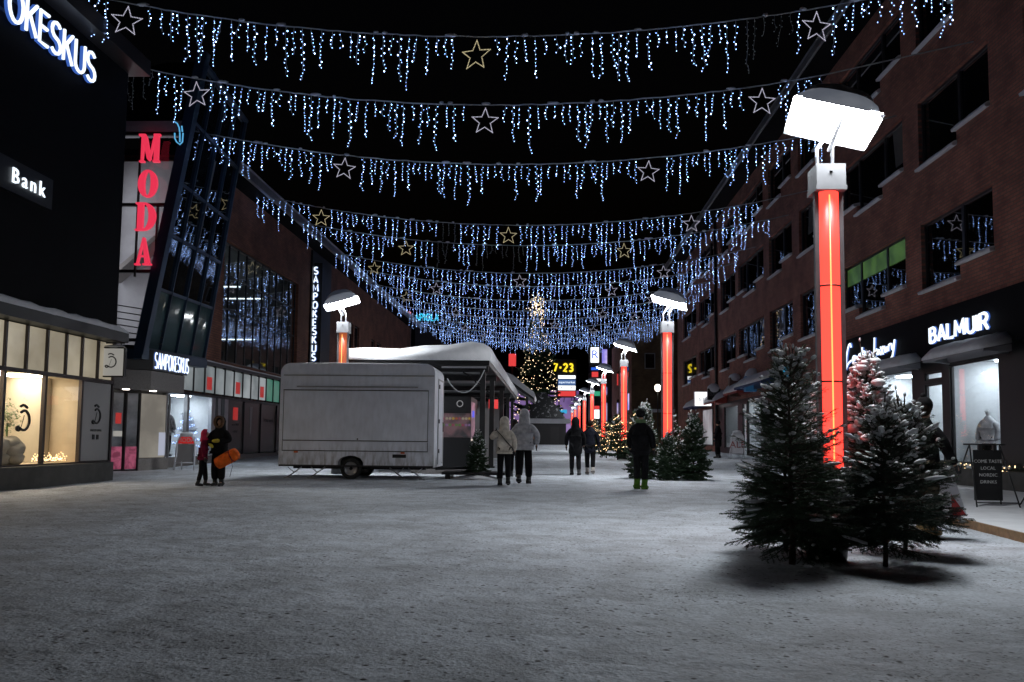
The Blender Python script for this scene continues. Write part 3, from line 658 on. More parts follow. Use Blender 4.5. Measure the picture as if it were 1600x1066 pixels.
# ------------------------------------------------------------------ shopping centre on the left
MX = -14.0
def mat_first(k, c, r):
    if k not in M: M[k] = mat(k, c, r, var=.2, vscale=1)
    return M[k]
def mall():
    root = thing('shopping_centre', 'dark brick shopping centre on the left with a tall glass curtain wall', 'building', (MX, 31.5, 0)); o_ = Vector((MX, 31.5, 0))
    y1 = 83.0; mp = lambda u, v, d: (MX-d, u, v); m = MB()
    tall = [(57.2, 58.6, 4.6, 9.3), (58.9, 60.4, 4.6, 9.3), (64.6, 66.2, 4.9, 9.0), (66.6, 68.4, 4.9, 9.0), (74, 76, 5.0, 9.0)]
    cw = (34.8, 45.4, 4.45, 9.75)
    wall_holes(m, 31.5, y1, 4.12, 12.3, [cw]+tall, mp, .3); m.quad((MX, 31.5, 4.3), (MX-16, 31.5, 4.3), (MX-16, 31.5, 12.3), (MX, 31.5, 12.3)); m.quad((MX, 33.7, 0), (MX-16, 33.7, 0), (MX-16, 33.7, 4.3), (MX, 33.7, 4.3))
    m.quad((MX, y1, 0), (MX, y1, 12.3), (MX-16, y1, 12.3), (MX-16, y1, 0)); m.quad((MX-16, 31.5, 0), (MX-16, y1, 0), (MX-16, y1, 12.3), (MX-16, 31.5, 12.3))
    m.quad((MX, 46.0, 0), (MX, y1, 0), (MX, y1, 4.12), (MX, 46.0, 4.12)); m.build('wall', 'brickL', root)
    e = MB(); e.box((MX-16, 31.4, 12.3), (MX+1.0, y1+.2, 12.5)); r = e.build('roof', 'dark', root)
    g = MB(); g.box((MX+1.003, 33.0, 12.22), (MX+1.16, y1+.2, 12.56)); g.build('gutter', 'alu', r, off=o_)
    s = MB(); snow_slab(s, MX-1, MX+1.14, 33, y1, 12.57, .2, ny=40, seed=9); s.build('roof_snow', 'snow', r, off=o_)
    # curtain wall
    n = 10; dy = (cw[1]-cw[0])/n
    room = MB(); x0, x1 = MX-.31, MX-6
    room.quad((x1, cw[0], cw[2]), (x1, cw[1], cw[2]), (x1, cw[1], cw[3]), (x1, cw[0], cw[3])); room.quad((x0, cw[1], cw[2]), (x1, cw[1], cw[2]), (x1, cw[1], cw[3]), (x0, cw[1], cw[3]))
    room.quad((x0, cw[0], cw[2]), (x1, cw[0], cw[2]), (x1, cw[1], cw[2]), (x0, cw[1], cw[2])); room.quad((x0, cw[0], cw[3]), (x1, cw[0], cw[3]), (x1, cw[1], cw[3]), (x0, cw[1], cw[3]))
    room.box((x1, cw[0]+.01, 6.75), (x0-.4, cw[1]-.01, 7.0)); rm = room.build('atrium', 'roomgrey', root)
    for (yy, zz) in ((36.5, 8.55), (39.8, 8.55), (43.0, 8.5), (37.5, 6.2), (42, 6.2)):
        l = MB(); l.box((MX-3.2, yy, zz), (MX-1.2, yy+.12, zz+.05)); l.build('strip_light', 'litdim', rm, off=o_)
    for i in range(n):
        a = cw[0]+i*dy; g = MB(); g.quad((MX-.2, a+.03, cw[2]), (MX-.2, a+dy-.03, cw[2]), (MX-.2, a+dy-.03, cw[3]), (MX-.2, a+.03, cw[3])); g.build('glass_pane', 'glasscw', root)
    fr = MB()
    for i in range(n+1):
        a = cw[0]+i*dy; fr.box((MX-.24, a-.03, cw[2]), (MX-.165, a+.03, cw[3]))
    for z in (cw[2]+.02, 6.8, 8.3, cw[3]-.06):
        for i in range(n): fr.box((MX-.235, cw[0]+i*dy+.031, z), (MX-.17, cw[0]+(i+1)*dy-.031, z+.06))
    fr.build('mullion_grid', 'graphite', root)
    for (a, b, c, d) in tall:
        f = MB(); f.box((MX-.26, a, c), (MX-.15, a+.06, d)); f.box((MX-.26, b-.06, c), (MX-.15, b, d)); f.box((MX-.26, a+.061, c), (MX-.15, b-.061, c+.06)); f.box((MX-.26, a+.061, d-.06), (MX-.15, b-.061, d))
        w = f.build('window', 'graphite', root); g = MB(); g.quad((MX-.2, a, c), (MX-.2, b, c), (MX-.2, b, d), (MX-.2, a, d)); g.build('pane', 'glassgrey', w, off=o_)
    # dark recessed strip behind the vertical sign
    d = MB(); d.box((MX+.002, 47.6, 4.13), (MX+.12, 51.8, 12.2)); d.build('dark_panel', 'black', root)
    # band of transom panes, and the shopfronts below
    x = MX+.3; b0, b1 = 29.4, 45.9
    tr = [('frostc', 1), ('frostc', 0), ('frostc', 0), ('frostc', 1), ('frostc', 0), ('frostc', 0), ('frostc', 1), ('frostc', 0), ('frostc', 0), ('frostc', 1), ('frostg', 0), ('frostg', 0), ('frostg', 1), ('frostg', 0), ('frostg', 0), ('frostg', 0)]
    dy = (b1-b0)/len(tr); fr = MB()
    for i, (mt, red) in enumerate(tr):
        a = b0+i*dy; g = MB(); g.box((x-.05, a+.03, 2.98), (x-.02, a+dy-.03, 4.04)); p = g.build('transom_pane', mt, root)
        if red: q = MB(); q.box((x-.018, a+dy*.26, 3.1), (x-.008, a+dy*.74, 3.62)); q.build('red_sticker', 'redfilm', p, off=o_)
        fr.box((x-.08, a-.029, 2.9), (x+.03, a+.029, 4.1))
    fr.box((x-.1, b0-.03, 4.101), (x+.06, b1, 4.22)); fr.box((x-.1, b0-.03, 2.8), (x+.04, b1, 2.899)); fr.build('transom_frame', 'graphite', root)
    s = MB(); snow_slab(s, x-.28, x+.05, b0+.2, b1, 4.225, .06, ny=30, seed=11); s.build('ledge_snow', 'snow', root)
    bk = MB(); bk.box((x-.3, b0, 4.0), (x-.101, b1, 4.1)); bk.box((x-.35, b0, .02), (x-.06, b1, .45)); bk.build('ledge', 'granite', root)
    for (a, b, nm) in ((29.35, 30.9, 'lit_window'), (31.2, 33.2, 'lit_window')):
        g = MB(); g.quad((x-.03, a, .5), (x-.03, b, .5), (x-.03, b, 2.8), (x-.03, a, 2.8)); g.build('window_pane', 'glass', root)
    lit_room(root, x-.07, x-2.6, 29.3, 33.6, .46, 2.85, 'roomwhite', 'litcool', 2)
    pl = MB(); pl.box((x-.12, 29.2, .02), (x+.02, 29.34, 2.8)); pl.box((x-.12, 30.95, .46), (x+.02, 31.15, 2.8)); pl.box((x-.12, 33.25, .46), (x+.02, 33.6, 2.8)); pl.box((x-.12, 33.9, .02), (x+.02, 34.2, 2.8)); pl.box((x-.12, 34.6, .02), (x+.02, 35.0, 2.8)); pl.build('shopfront_pillars', 'alu', root)
    bb = MB(); bb.box((x-.2, 33.61, .02), (x-.13, 34.9, 2.8)); bb.build('dark_glass', 'glassdark', root)
    k = 0; a = 35.05
    for w in (1.9, 2.2, 2.3, 2.3, 2.1):
        g = MB(); g.box((x-.08, a+.03, .5), (x-.04, a+w-.03, 2.8)); sp = g.build('dark_window', mat_first('dark_window_film', (.028, .028, .032), .3), root)
        if k == 0:
            q = MB(); q.box((x-.038, a+.65, 1.95), (x-.03, a+1.2, 2.5)); q.build('red_sticker', 'redfilm', sp, off=o_)
            text_mesh('ma-pe 10-19', .16, 'writing', 'inkgrey', sp, (x-.03, a+.95, 1.75), (0, 1, 0), (0, 0, 1)); text_mesh('la 10-17', .16, 'writing', 'inkgrey', sp, (x-.03, a+.95, 1.45), (0, 1, 0), (0, 0, 1))
        if k == 1: q = MB(); q.prism([(x-.038, a+.75, 2.6), (x-.038, a+1.1, 2.6), (x-.038, a+1.0, 1.5), (x-.038, a+.85, 1.2)], (.008, 0, 0)); q.build('figure_print', 'panelgrey', sp, off=o_)
        if k in (2, 3): text_mesh('La tua moda' if k == 2 else 'boutique', .30, 'writing', 'inkgrey', sp, (x-.03, a+w/2, 2.05), (0, 1, .0), (0, 0, 1))
        g = MB(); g.box((x-.1, a-.028, .46), (x+.01, a+.028, 2.8)); g.build('frame_bar', 'graphite', root); a += w; k += 1
    return root
mallr = mall()
def mannequins():
    pass

def leaning_bay():
    Ys, Yn = 26.5, 31.6
    bl = Vector((-16.2, Ys, 4.1)); br = sy(222, 545, Ys); tr = sy(317, 97, Ys); root = thing('glazed_bay', 'leaning blue-framed glass bay over the mall entrance, tilting toward the street', 'building', (br.x, Ys, br.z)); o_ = parent_origin(root)
    br2 = Vector((br.x-.1, Yn, br.z+.15)); tr2 = sy(384, 190, Yn)
    # street face: nu columns, rows
    P = lambda u, v: br.lerp(br2, u).lerp(tr.lerp(tr2, u), v)
    nrm = (br2-br).cross(tr-br).normalized(); nrm = nrm if nrm.x > 0 else -nrm
    vs_ = [0, .21, .40, .58, .80, 1.0]; us_ = [0, .25, .5, .75, 1.0]
    M['bayglass'] = mat('tinted_bay_glass', (.010, .015, .02), .02, ior=4.0); M['bayglassl'] = mat('teal_bay_glass', (.05, .09, .10), .06, spec=.9)
    for i in range(4):
        for j in range(5):
            g = MB(); q = [P(us_[i], vs_[j]), P(us_[i+1], vs_[j]), P(us_[i+1], vs_[j+1]), P(us_[i], vs_[j+1])]; g.quad(*[p-nrm*.04 for p in q]); g.build('glass_pane', 'bayglassl' if j == 0 else 'bayglass', root)
    f = MB()
    for i in range(1, 4): f.bar(P(us_[i], 0), P(us_[i], 1), .045, .10, 0, nrm)
    for j in range(0, 6): f.bar(P(0, vs_[j])+nrm*.003, P(1, vs_[j])+nrm*.003, .10, .05 if 0 < j < 5 else .2, 0, nrm)
    f.bar(P(1, -.01), P(1, 1.01), .09, .12, 0, nrm); f.build('mullion_grid', 'bluesteel', root)
    st = MB(); st.bar(P(0, -.02)+Vector((.0, -.06, 0)), P(0, 1.03)+Vector((0, -.06, 0)), .34, .30, 0, (0, 1, 0)); st.build('leaning_strut', 'bluesteel', root)
    b = MB(); zb = br.z-.02; b.prism([(bl.x, Ys, zb), (br.x+.1, Ys-.2, zb), (br2.x+.1, Yn+.1, zb+.15), (bl.x, Yn+.1, zb+.15)], (0, 0, -.32)); b.build('underside', 'bluesteel', root)
    # south end: glazed stairwell, frame bars
    xl = -15.9; zt = 11.25
    def xr(z): t = (z-br.z)/(tr.z-br.z); return br.x+(tr.x-br.x)*t-.12
    f = MB()
    for z in (4.35, 6.62, 8.85, zt): f.box((xl, Ys-.08, z-.05), (xr(z), Ys+.04, z+.05))
    for x in (-14.55, -13.62): 
        zc = zt if x < -13.3 else zt
        f.box((x-.05, Ys-.081, 4.1), (x+.05, Ys+.041, zt) if x < -14 else (x+.0, Ys+.041, 9.2)) if x < -14 else None
    f.box((-12.98, Ys-.079, 6.67), (-12.93, Ys+.03, 8.8)); f.build('end_frame', 'black', root)
    for (za, zb2) in ((4.40, 6.57), (6.67, 8.8), (8.9, 11.2)):
        g = MB(); g.add([(xl, Ys, za), (xr(za), Ys, za), (xr(zb2), Ys, zb2), (xl, Ys, zb2)], [(0, 1, 2, 3)]); g.build('end_pane', 'glass', root)
    bw = MB(); Yb = 29.2
    bw.add([(xl, Yb, 4.2), (xr(4.2), Yb, 4.2), (xr(zt), Yb, zt), (xl, Yb, zt)], [(0, 1, 2, 3)]); bw.quad((xl, Ys+.05, 4.2), (xl, Yb, 4.2), (xl, Yb, zt), (xl, Ys+.05, zt))
    bw.add([(xl, Ys+.05, 4.2), (xr(4.2)-.06, Ys+.05, 4.2), (xr(4.2)-.06, Yb, 4.2), (xl, Yb, 4.2)], [(0, 1, 2, 3)])
    bw.add([(xr(4.2)-.1, Ys+.05, 4.2), (xr(4.2)-.1, Yb, 4.2), (xr(zt)-.1, Yb, zt), (xr(zt)-.1, Ys+.05, zt)], [(0, 1, 2, 3)])
    w_ = bw.build('stairwell', 'roomgrey', root)
    sl = MB(); sl.add([(-15.5, 28.3, 6.9), (-13.0, 28.3, 9.1), (-13.0, 29.1, 9.1), (-15.5, 29.1, 6.9), (-15.5, 28.3, 6.7), (-13.0, 28.3, 8.9), (-13.0, 29.1, 8.9), (-15.5, 29.1, 6.7)], [(0, 1, 2, 3), (7, 6, 5, 4), (0, 4, 5, 1), (2, 6, 7, 3)])
    sl.build('stair_flight', 'granite', root)
    lt = MB(); lt.box((-15.85, 27.2, 4.8), (-15.80, 28.6, 10.6)); lt.build('stair_light', emi('stair_light', (.9, .93, 1), 3.2), w_, off=o_)
    rl = MB()
    for k in range(6): rl.tube([(-15.6, 26.9, 5.75-k*.22), (-13.2, 27.7, 5.45-k*.22)], .02, 5)
    rl.build('railing', 'black', root)
    t = MB(); t.box((xl, Ys-.1, zt+.06), (xr(zt)+.1, Ys+.5, zt+.42)); t.build('top_beam', 'steelgrey', root)
    u = MB(); u.add([(xl, Ys, zt+.42), (xr(zt+.42), Ys, zt+.42), (tr.x-.12, Ys, tr.z), (tr.x-1.2, Ys, tr.z), (xl, Ys, 13)], [(0, 1, 2, 3, 4)]); u.build('upper_end_panel', 'dark', root)
    rf = MB(); rf.add([(xl, Ys+.01, 13), (tr.x-.1, Ys+.01, tr.z), (tr2.x-.1, Yn, tr2.z), (xl, Yn, 13)], [(0, 1, 2, 3)]); rf.add([(br2.x-.1, Yn, br2.z), (tr2.x-.1, Yn, tr2.z), (xl, Yn, 13), (xl, Yn, 4.2)], [(0, 1, 2, 3)]); rf.build('roof', 'dark', root)
    return root
leaning_bay()
def moda_sign():
    Y = 26.1; root = thing('vertical_sign', 'four tall crimson slab letters reading MODA stacked on the stairwell glass', 'sign', (-13.6, Y, 6.5))
    cs = [((217, 248), (209, 253)), ((216, 244), (265, 308)), ((212, 241), (316, 360)), ((211, 235), (371, 414))]
    for ch, ((xa, xb), (ya, yb)) in zip('MODA', cs):
        a, b = sy(xa, ya, Y), sy(xb, yb, Y); w = b.x-a.x; h = a.z-b.z; x0, z0 = a.x, b.z; m = MB(); P = lambda u, v, d=0: Vector((x0+u*w, Y+d, z0+v*h))
        def pol(pts, d=0): m.prism([P(u, v, d) for u, v in pts], (0, .12-d, 0))
        if ch == 'M':
            pol([(.06, 0), (.30, 0), (.30, .06), (.06, .06)][::1]); 
            pol([(.13, .061), (.21, .061), (.27, .93), (.13, .93)], .002); pol([(.0, .931), (.30, .931), (.30, 1), (.0, 1)], .001)
            pol([(.70, 0), (1.0, 0), (1.0, .07), (.70, .07)]); pol([(.74, .071), (.94, .071), (.94, .93), (.74, .93)], .002); pol([(.70, .931), (1.0, .931), (1.0, 1), (.70, 1)], .001)
            pol([(.14, .93), (.36, .93), (.60, .12), (.50, .05), (.42, .12)], .004); pol([(.50, .05), (.56, .10), (.76, .80), (.74, .93), (.70, .93)], .006)
        elif ch in 'O':
            n = 22; out = [(.5+.5*math.cos(2*math.pi*k/n), .5+.5*math.sin(2*math.pi*k/n)) for k in range(n)]; inn = [(.5+.17*math.cos(2*math.pi*k/n), .5+.44*math.sin(2*math.pi*k/n)) for k in range(n)]
            for k in range(n): q = (k+1) % n; pol([out[k], out[q], inn[q], inn[k]])
        elif ch == 'D':
            pol([(0, 0), (.40, 0), (.40, .06), (0, .06)]); pol([(0, .94), (.40, .94), (.40, 1), (0, 1)]); pol([(.10, .061), (.38, .061), (.38, .939), (.10, .939)], .002)
            n = 14; out = [(.40+.6*math.cos(R(-90+180*k/n)), .5+.5*math.sin(R(-90+180*k/n))) for k in range(n+1)]; inn = [(.40+.27*math.cos(R(-90+180*k/n)), .5+.44*math.sin(R(-90+180*k/n))) for k in range(n+1)]
            for k in range(n): pol([out[k], out[k+1], inn[k+1], inn[k]])
        else:
            pol([(0, 0), (.32, 0), (.32, .06), (0, .06)]); pol([(.50, 0), (1, 0), (1, .06), (.50, .06)]); pol([(.12, .061), (.22, .061), (.50, .88), (.44, 1)], .002)
            pol([(.62, .061), (.92, .061), (.56, 1), (.44, 1)], .004); pol([(.24, .30), (.66, .30), (.66, .36), (.24, .36)], .006)
        m.build('letter', 'moda', root)
    r = MB(); r.box((-13.55, Y+.125, 6.4), (-13.50, Y+.20, 11.2)); r.build('rail', 'black', root)
moda_sign()
def cup_sign():
    Y = 25.6; root = thing('neon_sign', 'small pale blue neon outline of a cup and curl above the crimson letters', 'sign', tuple(sy(280, 215, Y)))
    for l in ([(272, 190), (277, 193), (280, 200), (281, 207)], [(284, 197), (285, 206)], [(273, 208), (273, 216), (276, 222), (281, 226), (285, 222), (286, 208)], [(281, 208), (281, 222)]):
        m = MB(); m.tube([sy(x, y, Y) for x, y in l], .022, 6); m.build('neon_tube', emi('pale_blue_neon', (.10, .42, .75), 1.0), root)
    h = MB(); h.box((-12.2, Y+.05, 10.9), (-11.9, Y+.09, 10.94)); h.build('bracket', 'black', root)
cup_sign()
def entrance():
    A, B, Cc, D_ = Vector((-14.42, 26.80, 0)), Vector((-13.86, 27.62, 0)), Vector((-13.44, 28.95, 0)), Vector((-13.7, 29.35, 0))
    root = thing('entrance', 'angled glass entrance doors with pink swirls below the white glowing mall name', 'entrance', tuple(B)); o_ = Vector(B)
    def panel(p, q, z0, z1, nm, mt, par=root, dd=0, off=None):
        n = Vector((q.y-p.y, -(q.x-p.x), 0)).normalized()*dd; m = MB(); m.quad(p+n+Vector((0, 0, z0)), q+n+Vector((0, 0, z0)), q+n+Vector((0, 0, z1)), p+n+Vector((0, 0, z1))); return m.build(nm, mt, par, off=o_)
    M['doorglass'] = mat('smoky_door_glass', (.20, .21, .23), .12, spec=.9, var=.6, vscale=1.4)
    M['pinkfilm'] = emi_blotch('pink_swirl_film', (.20, .02, .06), (.50, .10, .19), .62, 3, 2.5)
    f = MB(); ts = [0.32, .66, 1.0]
    for t in (.0, .49, .52, 1.0):
        p = A.lerp(B, t); f.bar(p+Vector((0, 0, .02)), p+Vector((0, 0, 2.72)), .07, .09, 0, (0, 1, 0))
    for z in (.05, 2.70): f.bar(A+Vector((0, 0, z)), B+Vector((0, 0, z)), .08, .10)
    f.build('door_frame', 'black', root)
    for (a, b) in ((.04, .47), (.55, .97)):
        d = panel(A.lerp(B, a), A.lerp(B, b), .1, 2.66, 'door', 'doorglass'); panel(A.lerp(B, a+.01), A.lerp(B, b-.01), .12, .86, 'pink_film', 'pinkfilm', d, .012)
        if a < .5:
            panel(A.lerp(B, .18), A.lerp(B, .38), 1.62, 1.98, 'red_sticker', 'redfilm', d, .012); panel(A.lerp(B, .12), A.lerp(B, .43), 1.2, 1.38, 'white_sticker', emi('white_sticker', (.5, .48, .44), .6), d, .012)
    # glass porch side and granite foot
    panel(B.lerp(Cc, .05), B.lerp(Cc, .92), .48, 2.66, 'porch_pane', emi_blotch('porch_glass', (.22, .20, .17), (.36, .33, .28), .62, .9), dd=.0)
    g = MB(); n = Vector((.12, -.05, 0)); g.prism([B+n*.2+Vector((0, 0, .0)), Cc+n*.2+Vector((0, 0, .0)), Cc-n*2, B-n*2], (0, 0, .46)); g.build('granite_foot', 'granite', root)
    for t in (.0, .90, 1.0): f = MB(); p = B.lerp(Cc, t); f.bar(p+Vector((0, 0, .46)), p+Vector((0, 0, 2.7)), .06, .06, 0, (0, 1, 0)); f.build('porch_post', 'alu', root)
    q = MB(); a, b = B.lerp(Cc, .66), B.lerp(Cc, .88); q.quad(a+Vector((.02, -.005, .55)), b+Vector((.02, -.005, .55)), b+Vector((.02, -.005, 1.35)), a+Vector((.02, -.005, 1.35))); q.build('notice', emi('lit_notice', (.45, .48, .6), .8), root)
    c = MB(); c.prism([A+Vector((-.5, -1.2, 2.76)), Vector((-13.15, 26.9, 2.76)), Vector((-13.05, 29.2, 2.76)), Vector((-15.8, 29.2, 2.76))], (0, 0, .62)); c.build('soffit', 'granite', root)
    hd = MB(); hd.prism([Vector((-14.6, 25.75, 3.40)), Vector((-13.10, 26.9, 3.40)), Vector((-13.0, 29.3, 3.40)), Vector((-15.8, 29.3, 3.40))], (0, 0, .66)); hd.build('sign_band', 'black', root)
    for (x, y) in ((-13.9, 26.75), (-13.45, 27.7)):
        l = MB(); l.lathe([(.11, 2.735), (.11, 2.757)], (x, y, 0), 12, smooth=False); l.build('downlight', emi('warm_downlight', (1, .92, .8), 9), root)
entrance()
def entrance_sign():
    a = sx(206, 578, -13.05); b = sx(268, 596, -13.0); root = thing('entrance_sign', 'white glowing capitals of the mall name over the angled entrance doors', 'sign', (-13.0, 27, 3.5))
    y0 = 26.95; u = (Vector((-13.0, 29.25, 0))-Vector((-13.10, 26.9, 0))).normalized()
    sign_letters(root, 'SAMPOKESKUS', (-13.06, y0, 3.47), u, (0, 0, 1), .52, .021, width=2.35, gap=.2, side='neonblue', nd=(1, 0, 0))
entrance_sign()
def vertical_mall_sign():
    Y = 47.9; root = thing('vertical_sign', 'tall black fin sign with stacked white glowing capitals spelling the mall name', 'sign', (-13.75, Y, 5.4))
    b = MB(); b.box((-14.0, Y+.06, 5.3), (-13.4, Y+.5, 11.5)); b.build('fin', 'black', root)
    t = 'SAMPOKESKUS'; z = 10.82; 
    for ch in t:
        ls, w = strokes(ch, .40); m = MB()
        for c_, pl in ls:
            for l in pl:
                p3 = [Vector((-13.76-w/2+a, Y-.02, z+b_)) for a, b_ in l]; m.tube(p3, .045, 6, 0); m.tube([p+Vector((0, .05, 0)) for p in p3], .06, 6, 1)
        m.build('letter', ['neonwhite', 'neonblue'], root); z -= .512
vertical_mall_sign()
def left_far():
    root = thing('office_block', 'dark office block beyond the shopping centre on the left', 'building', (-13.6, 84, gz(84)))
    m = MB(); m.box((-34, 84, -.2), (-13.7, 130, 13.6)); m.build('wall', 'dark', root); 
    for (y, z) in ((86, 5), (90, 5), (95, 5)):
        w = MB(); w.box((-13.69, y, z), (-13.6, y+2, z+2.2)); w.build('window', 'glassgrey', root)
    t = thing('neon_sign', 'cyan neon capitals on the roof left of the star lights', 'sign', (-13.3, 90, 14))
    sign_letters(t, 'APIGLA', (-14.7, 90, 14.1), (1, 0, 0), (0, 0, 1), .72, .085, width=2.55, gap=.3, face=emi_get('cyan_neon', (.02, .50, .72), 1.2), nd=(0, -1, 0))
    f = MB(); f.box((-14.9, 90.2, 13.61), (-12.0, 90.3, 13.9)); f.build('rail', 'black', t)
def emi_get(k, c, s):
    if k not in M: M[k] = emi(k, c, s)
    return k
left_far()
s_ = proj_sign('tall blue lightbox sign with stacked pale letters far down the left side', 633, 498, 641, 544, 83.4, 'bluelit', 'black', .4, name='hanging_sign', group=None, wallx=-14.2)
_t = sy(637, 505, 83.3)
for i, ch in enumerate('APTEEKKI'): text_mesh(ch, .52, 'letter', emi_get('pale_blue_letter', (.45, .7, 1), 1.3), s_, (_t.x, 83.36, _t.z-.1-i*.43), (1, 0, 0), (0, 0, 1))
for (ya, yb, mt) in ((487, 498, 'pinkred'), (544, 548, 'redlit')):
    emi_get('pinkred', (.75, .22, .22), .9); a, b = sy(633, ya, 83.4), sy(641, yb, 83.4); m = MB(); m.box((a.x, 83.4, b.z), (b.x, 83.8, a.z)); m.build('red_cap', mt, s_)
# ------------------------------------------------------------------ street lamps
M['collarpaint'] = mat('dull_grey_collar', (.15, .15, .16), .6, var=.15, vscale=6)
M['brownmetal'] = mat('brown_metal', (.12, .04, .03), .5)
M['shadeglow'] = emi_blotch('grey_lamp_shell_fill_glow', (.13, .145, .18), (.20, .215, .25), .62, 2.5); M['shadeglow'].node_tree.nodes['Principled BSDF'].inputs['Base Color'].default_value = (.5, .52, .56, 1)  # blotchy emission put into the shell stands in for ambient light from above
def make_lamp(tube, core, group, label, flip=1):
    root = thing('street_lamp', label, 'street lamp', (0, 0, 0), group)
    # root sits at the foot; everything local
    b = MB(); b.lathe([(.30, 0), (.27, .55), (.25, .86)], (0, 0, 0), 20); b.lathe([(.27, .861), (.27, .90)], (0, 0, 0), 20, smooth=False); b.build('base', 'black', root)
    p = MB(); n = 16; zs = [.91+(4.66-.91)*i/4 for i in range(5)]
    p.lathe([(.150, z) for z in zs], (0, 0, 0), n); p.build('glowing_casing', tube, root)
    c = MB()
    for a in (-96, 84): x, y = .156*math.cos(R(a)), .156*math.sin(R(a)); c.tube([(x, y, .95), (x, y, 4.6)], .010, 5)
    c.build('neon_tube', core, root)
    for z in (2.05, 3.35): j = MB(); j.lathe([(.152, z), (.158, z+.004), (.158, z+.022), (.152, z+.026)], (0, 0, 0), 20); j.build('joint_ring', 'brownmetal', root)
    f = MB()
    for a in (-166, -14, 60, 120):
        x, y = .168*math.cos(R(a)), .168*math.sin(R(a)); f.box((x-.03, y-.035, .91), (x+.03, y+.035, 4.66))
    f.build('side_rail', 'collarpaint', root)
    k = MB(); k.box((-.205, -.205, 4.661), (.205, .205, 4.72)); k.box((-.195, -.195, 4.721), (.195, .195, 5.02)); co = k.build('collar', 'collarpaint', root)
    k = MB(); k.lathe([(.02, 0), (.02, .02)], (0, -.2, 4.9), 8); k.build('bolt', 'black', co)
    # head: tilted lit tray, domed grey shell, snow on top
    T = R(17)*flip; C = Vector((.08*flip, 0, 5.66)); zr = R(-10)*flip
    rot = Matrix.Rotation(zr, 3, 'Z') @ Matrix.Rotation(T, 3, 'Y')
    W2, D2 = .56, .66
    L = lambda x, y, z: C+rot @ Vector((x, y, z))
    for q in (-1, 1):
        a = MB(); a.tube([(-.02+q*.09, -.04*q, 5.02), (-.02+q*.09, -.04*q, 5.30), L(.12*flip+q*.06, -.1, .0)], .025, 6); a.build('arm', 'alu', root)
    a = MB(); a.bar(L(.1*flip, -.45, -.02), (0.03*flip, -.02, 5.25), .05, .02); a.build('brace', 'alu', root)
    d = MB(); d.add([L(-W2, -D2, 0), L(W2, -D2, 0), L(W2, D2, 0), L(-W2, D2, 0)], [(0, 1, 2, 3)]); d.build('diffuser', 'lamp', root)
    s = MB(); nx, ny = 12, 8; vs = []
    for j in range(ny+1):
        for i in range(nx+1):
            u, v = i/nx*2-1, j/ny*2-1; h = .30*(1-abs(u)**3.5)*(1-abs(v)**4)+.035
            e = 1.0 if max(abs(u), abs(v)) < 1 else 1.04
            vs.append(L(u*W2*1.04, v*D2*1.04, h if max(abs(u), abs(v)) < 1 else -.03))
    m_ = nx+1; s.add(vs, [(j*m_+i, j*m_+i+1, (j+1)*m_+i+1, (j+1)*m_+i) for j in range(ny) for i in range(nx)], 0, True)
    s.build('shade', 'shadeglow', root)
    w = MB(); vs = []; rr = random.Random(2)
    for j in range(ny+1):
        for i in range(nx+1):
            u, v = i/nx*2-1, j/ny*2-1; k_ = max(abs(u), abs(v)); h = .30*(1-abs(u*.86)**3.5)*(1-abs(v*.86)**4)+.035
            vs.append(L(u*W2*.86, v*D2*.86, h+(.10*rr.uniform(.7, 1.1)*(1-k_**4) if k_ < 1 else -.02)))
    w.add(vs, [(j*m_+i, j*m_+i+1, (j+1)*m_+i+1, (j+1)*m_+i) for j in range(ny) for i in range(nx)], 0, True); w.build('snow_cap', 'snow', root)
    return root
GLAMP = 'glowing red column street lamps down the right side'
lamp0 = make_lamp('redtube', 'redcore', GLAMP, 'nearest street lamp, its red glowing column rising out of the big spruces')
LY = [11.4, 26.9, 42.4, 57.9, 73.4, 88.9, 104.4, 120, 135.5]
LLAB = ['', 'red column street lamp standing behind the man in green boots', 'third red column street lamp from the front, in the trees with warm fairy lights', 'fourth red column street lamp from the front on the right side',
        'fifth red column street lamp from the front, its head against the stacked signs', 'sixth red column street lamp from the front', 'seventh red column street lamp from the front', 'eighth red column street lamp from the front', 'farthest red column street lamp at the end of the row']
for i, Y in enumerate(LY):
    if i == 0: lamp0.location = (3.8, Y, gz(Y))
    else: copy_tree(lamp0, (3.8, Y, gz(Y)), 0, 1, LLAB[i], GLAMP)
lampL = make_lamp('ortube', 'orcore', 'glowing orange column street lamps on the left side', 'orange column street lamp with an arched head behind the white trailer', -1)
lampL.location = (-6.85, 27.3, gz(27))
copy_tree(lampL, (-6.85, 60, gz(60)), 0, 1, 'orange column street lamp hidden mostly behind the snowy canopy roof')

# ------------------------------------------------------------------ icicle light garlands
LEDN = {}
def strand_mesh(L, seed, dim):
    rr = random.Random(seed); m = MB(); n = max(3, int(L/.092)); pts = [(0, 0, 0)]; x = y = 0; bend = rr.uniform(-.02, .02)
    for i in range(1, n+1):
        x += rr.uniform(-.016, .016)+(rr.choice([-1, 1])*.045 if i > n-3 and rr.random() < .6 else 0); y += rr.uniform(-.01, .01); pts.append((x, y, -L*i/n))
    m.tube(pts, .0055, 3, 0, False)
    hot = set(rr.sample(range(1, n+1), max(1, int(n*.22)))) if not dim else set()
    for i in range(1, n+1):
        px, py, pz = pts[i]; s = rr.choice([-1, 1]); c = (px+s*rr.uniform(.02, .05), py+rr.uniform(-.02, .02), pz-rr.uniform(-.01, .03))
        m.octa(c, .0185 if i in hot else .0138, 2 if i in hot else 1, (.85, .85, 1.25))
    me = m.build('light_strand', ['cable', 'leddim' if dim else 'led', 'ledhot']); d = me.data; bpy.data.objects.remove(me); return d
LENS = [.42, .62, .85, .55, 1.12, 1.30, .95, .5, 1.22, .72, 1.4, .66, 1.05, .48]
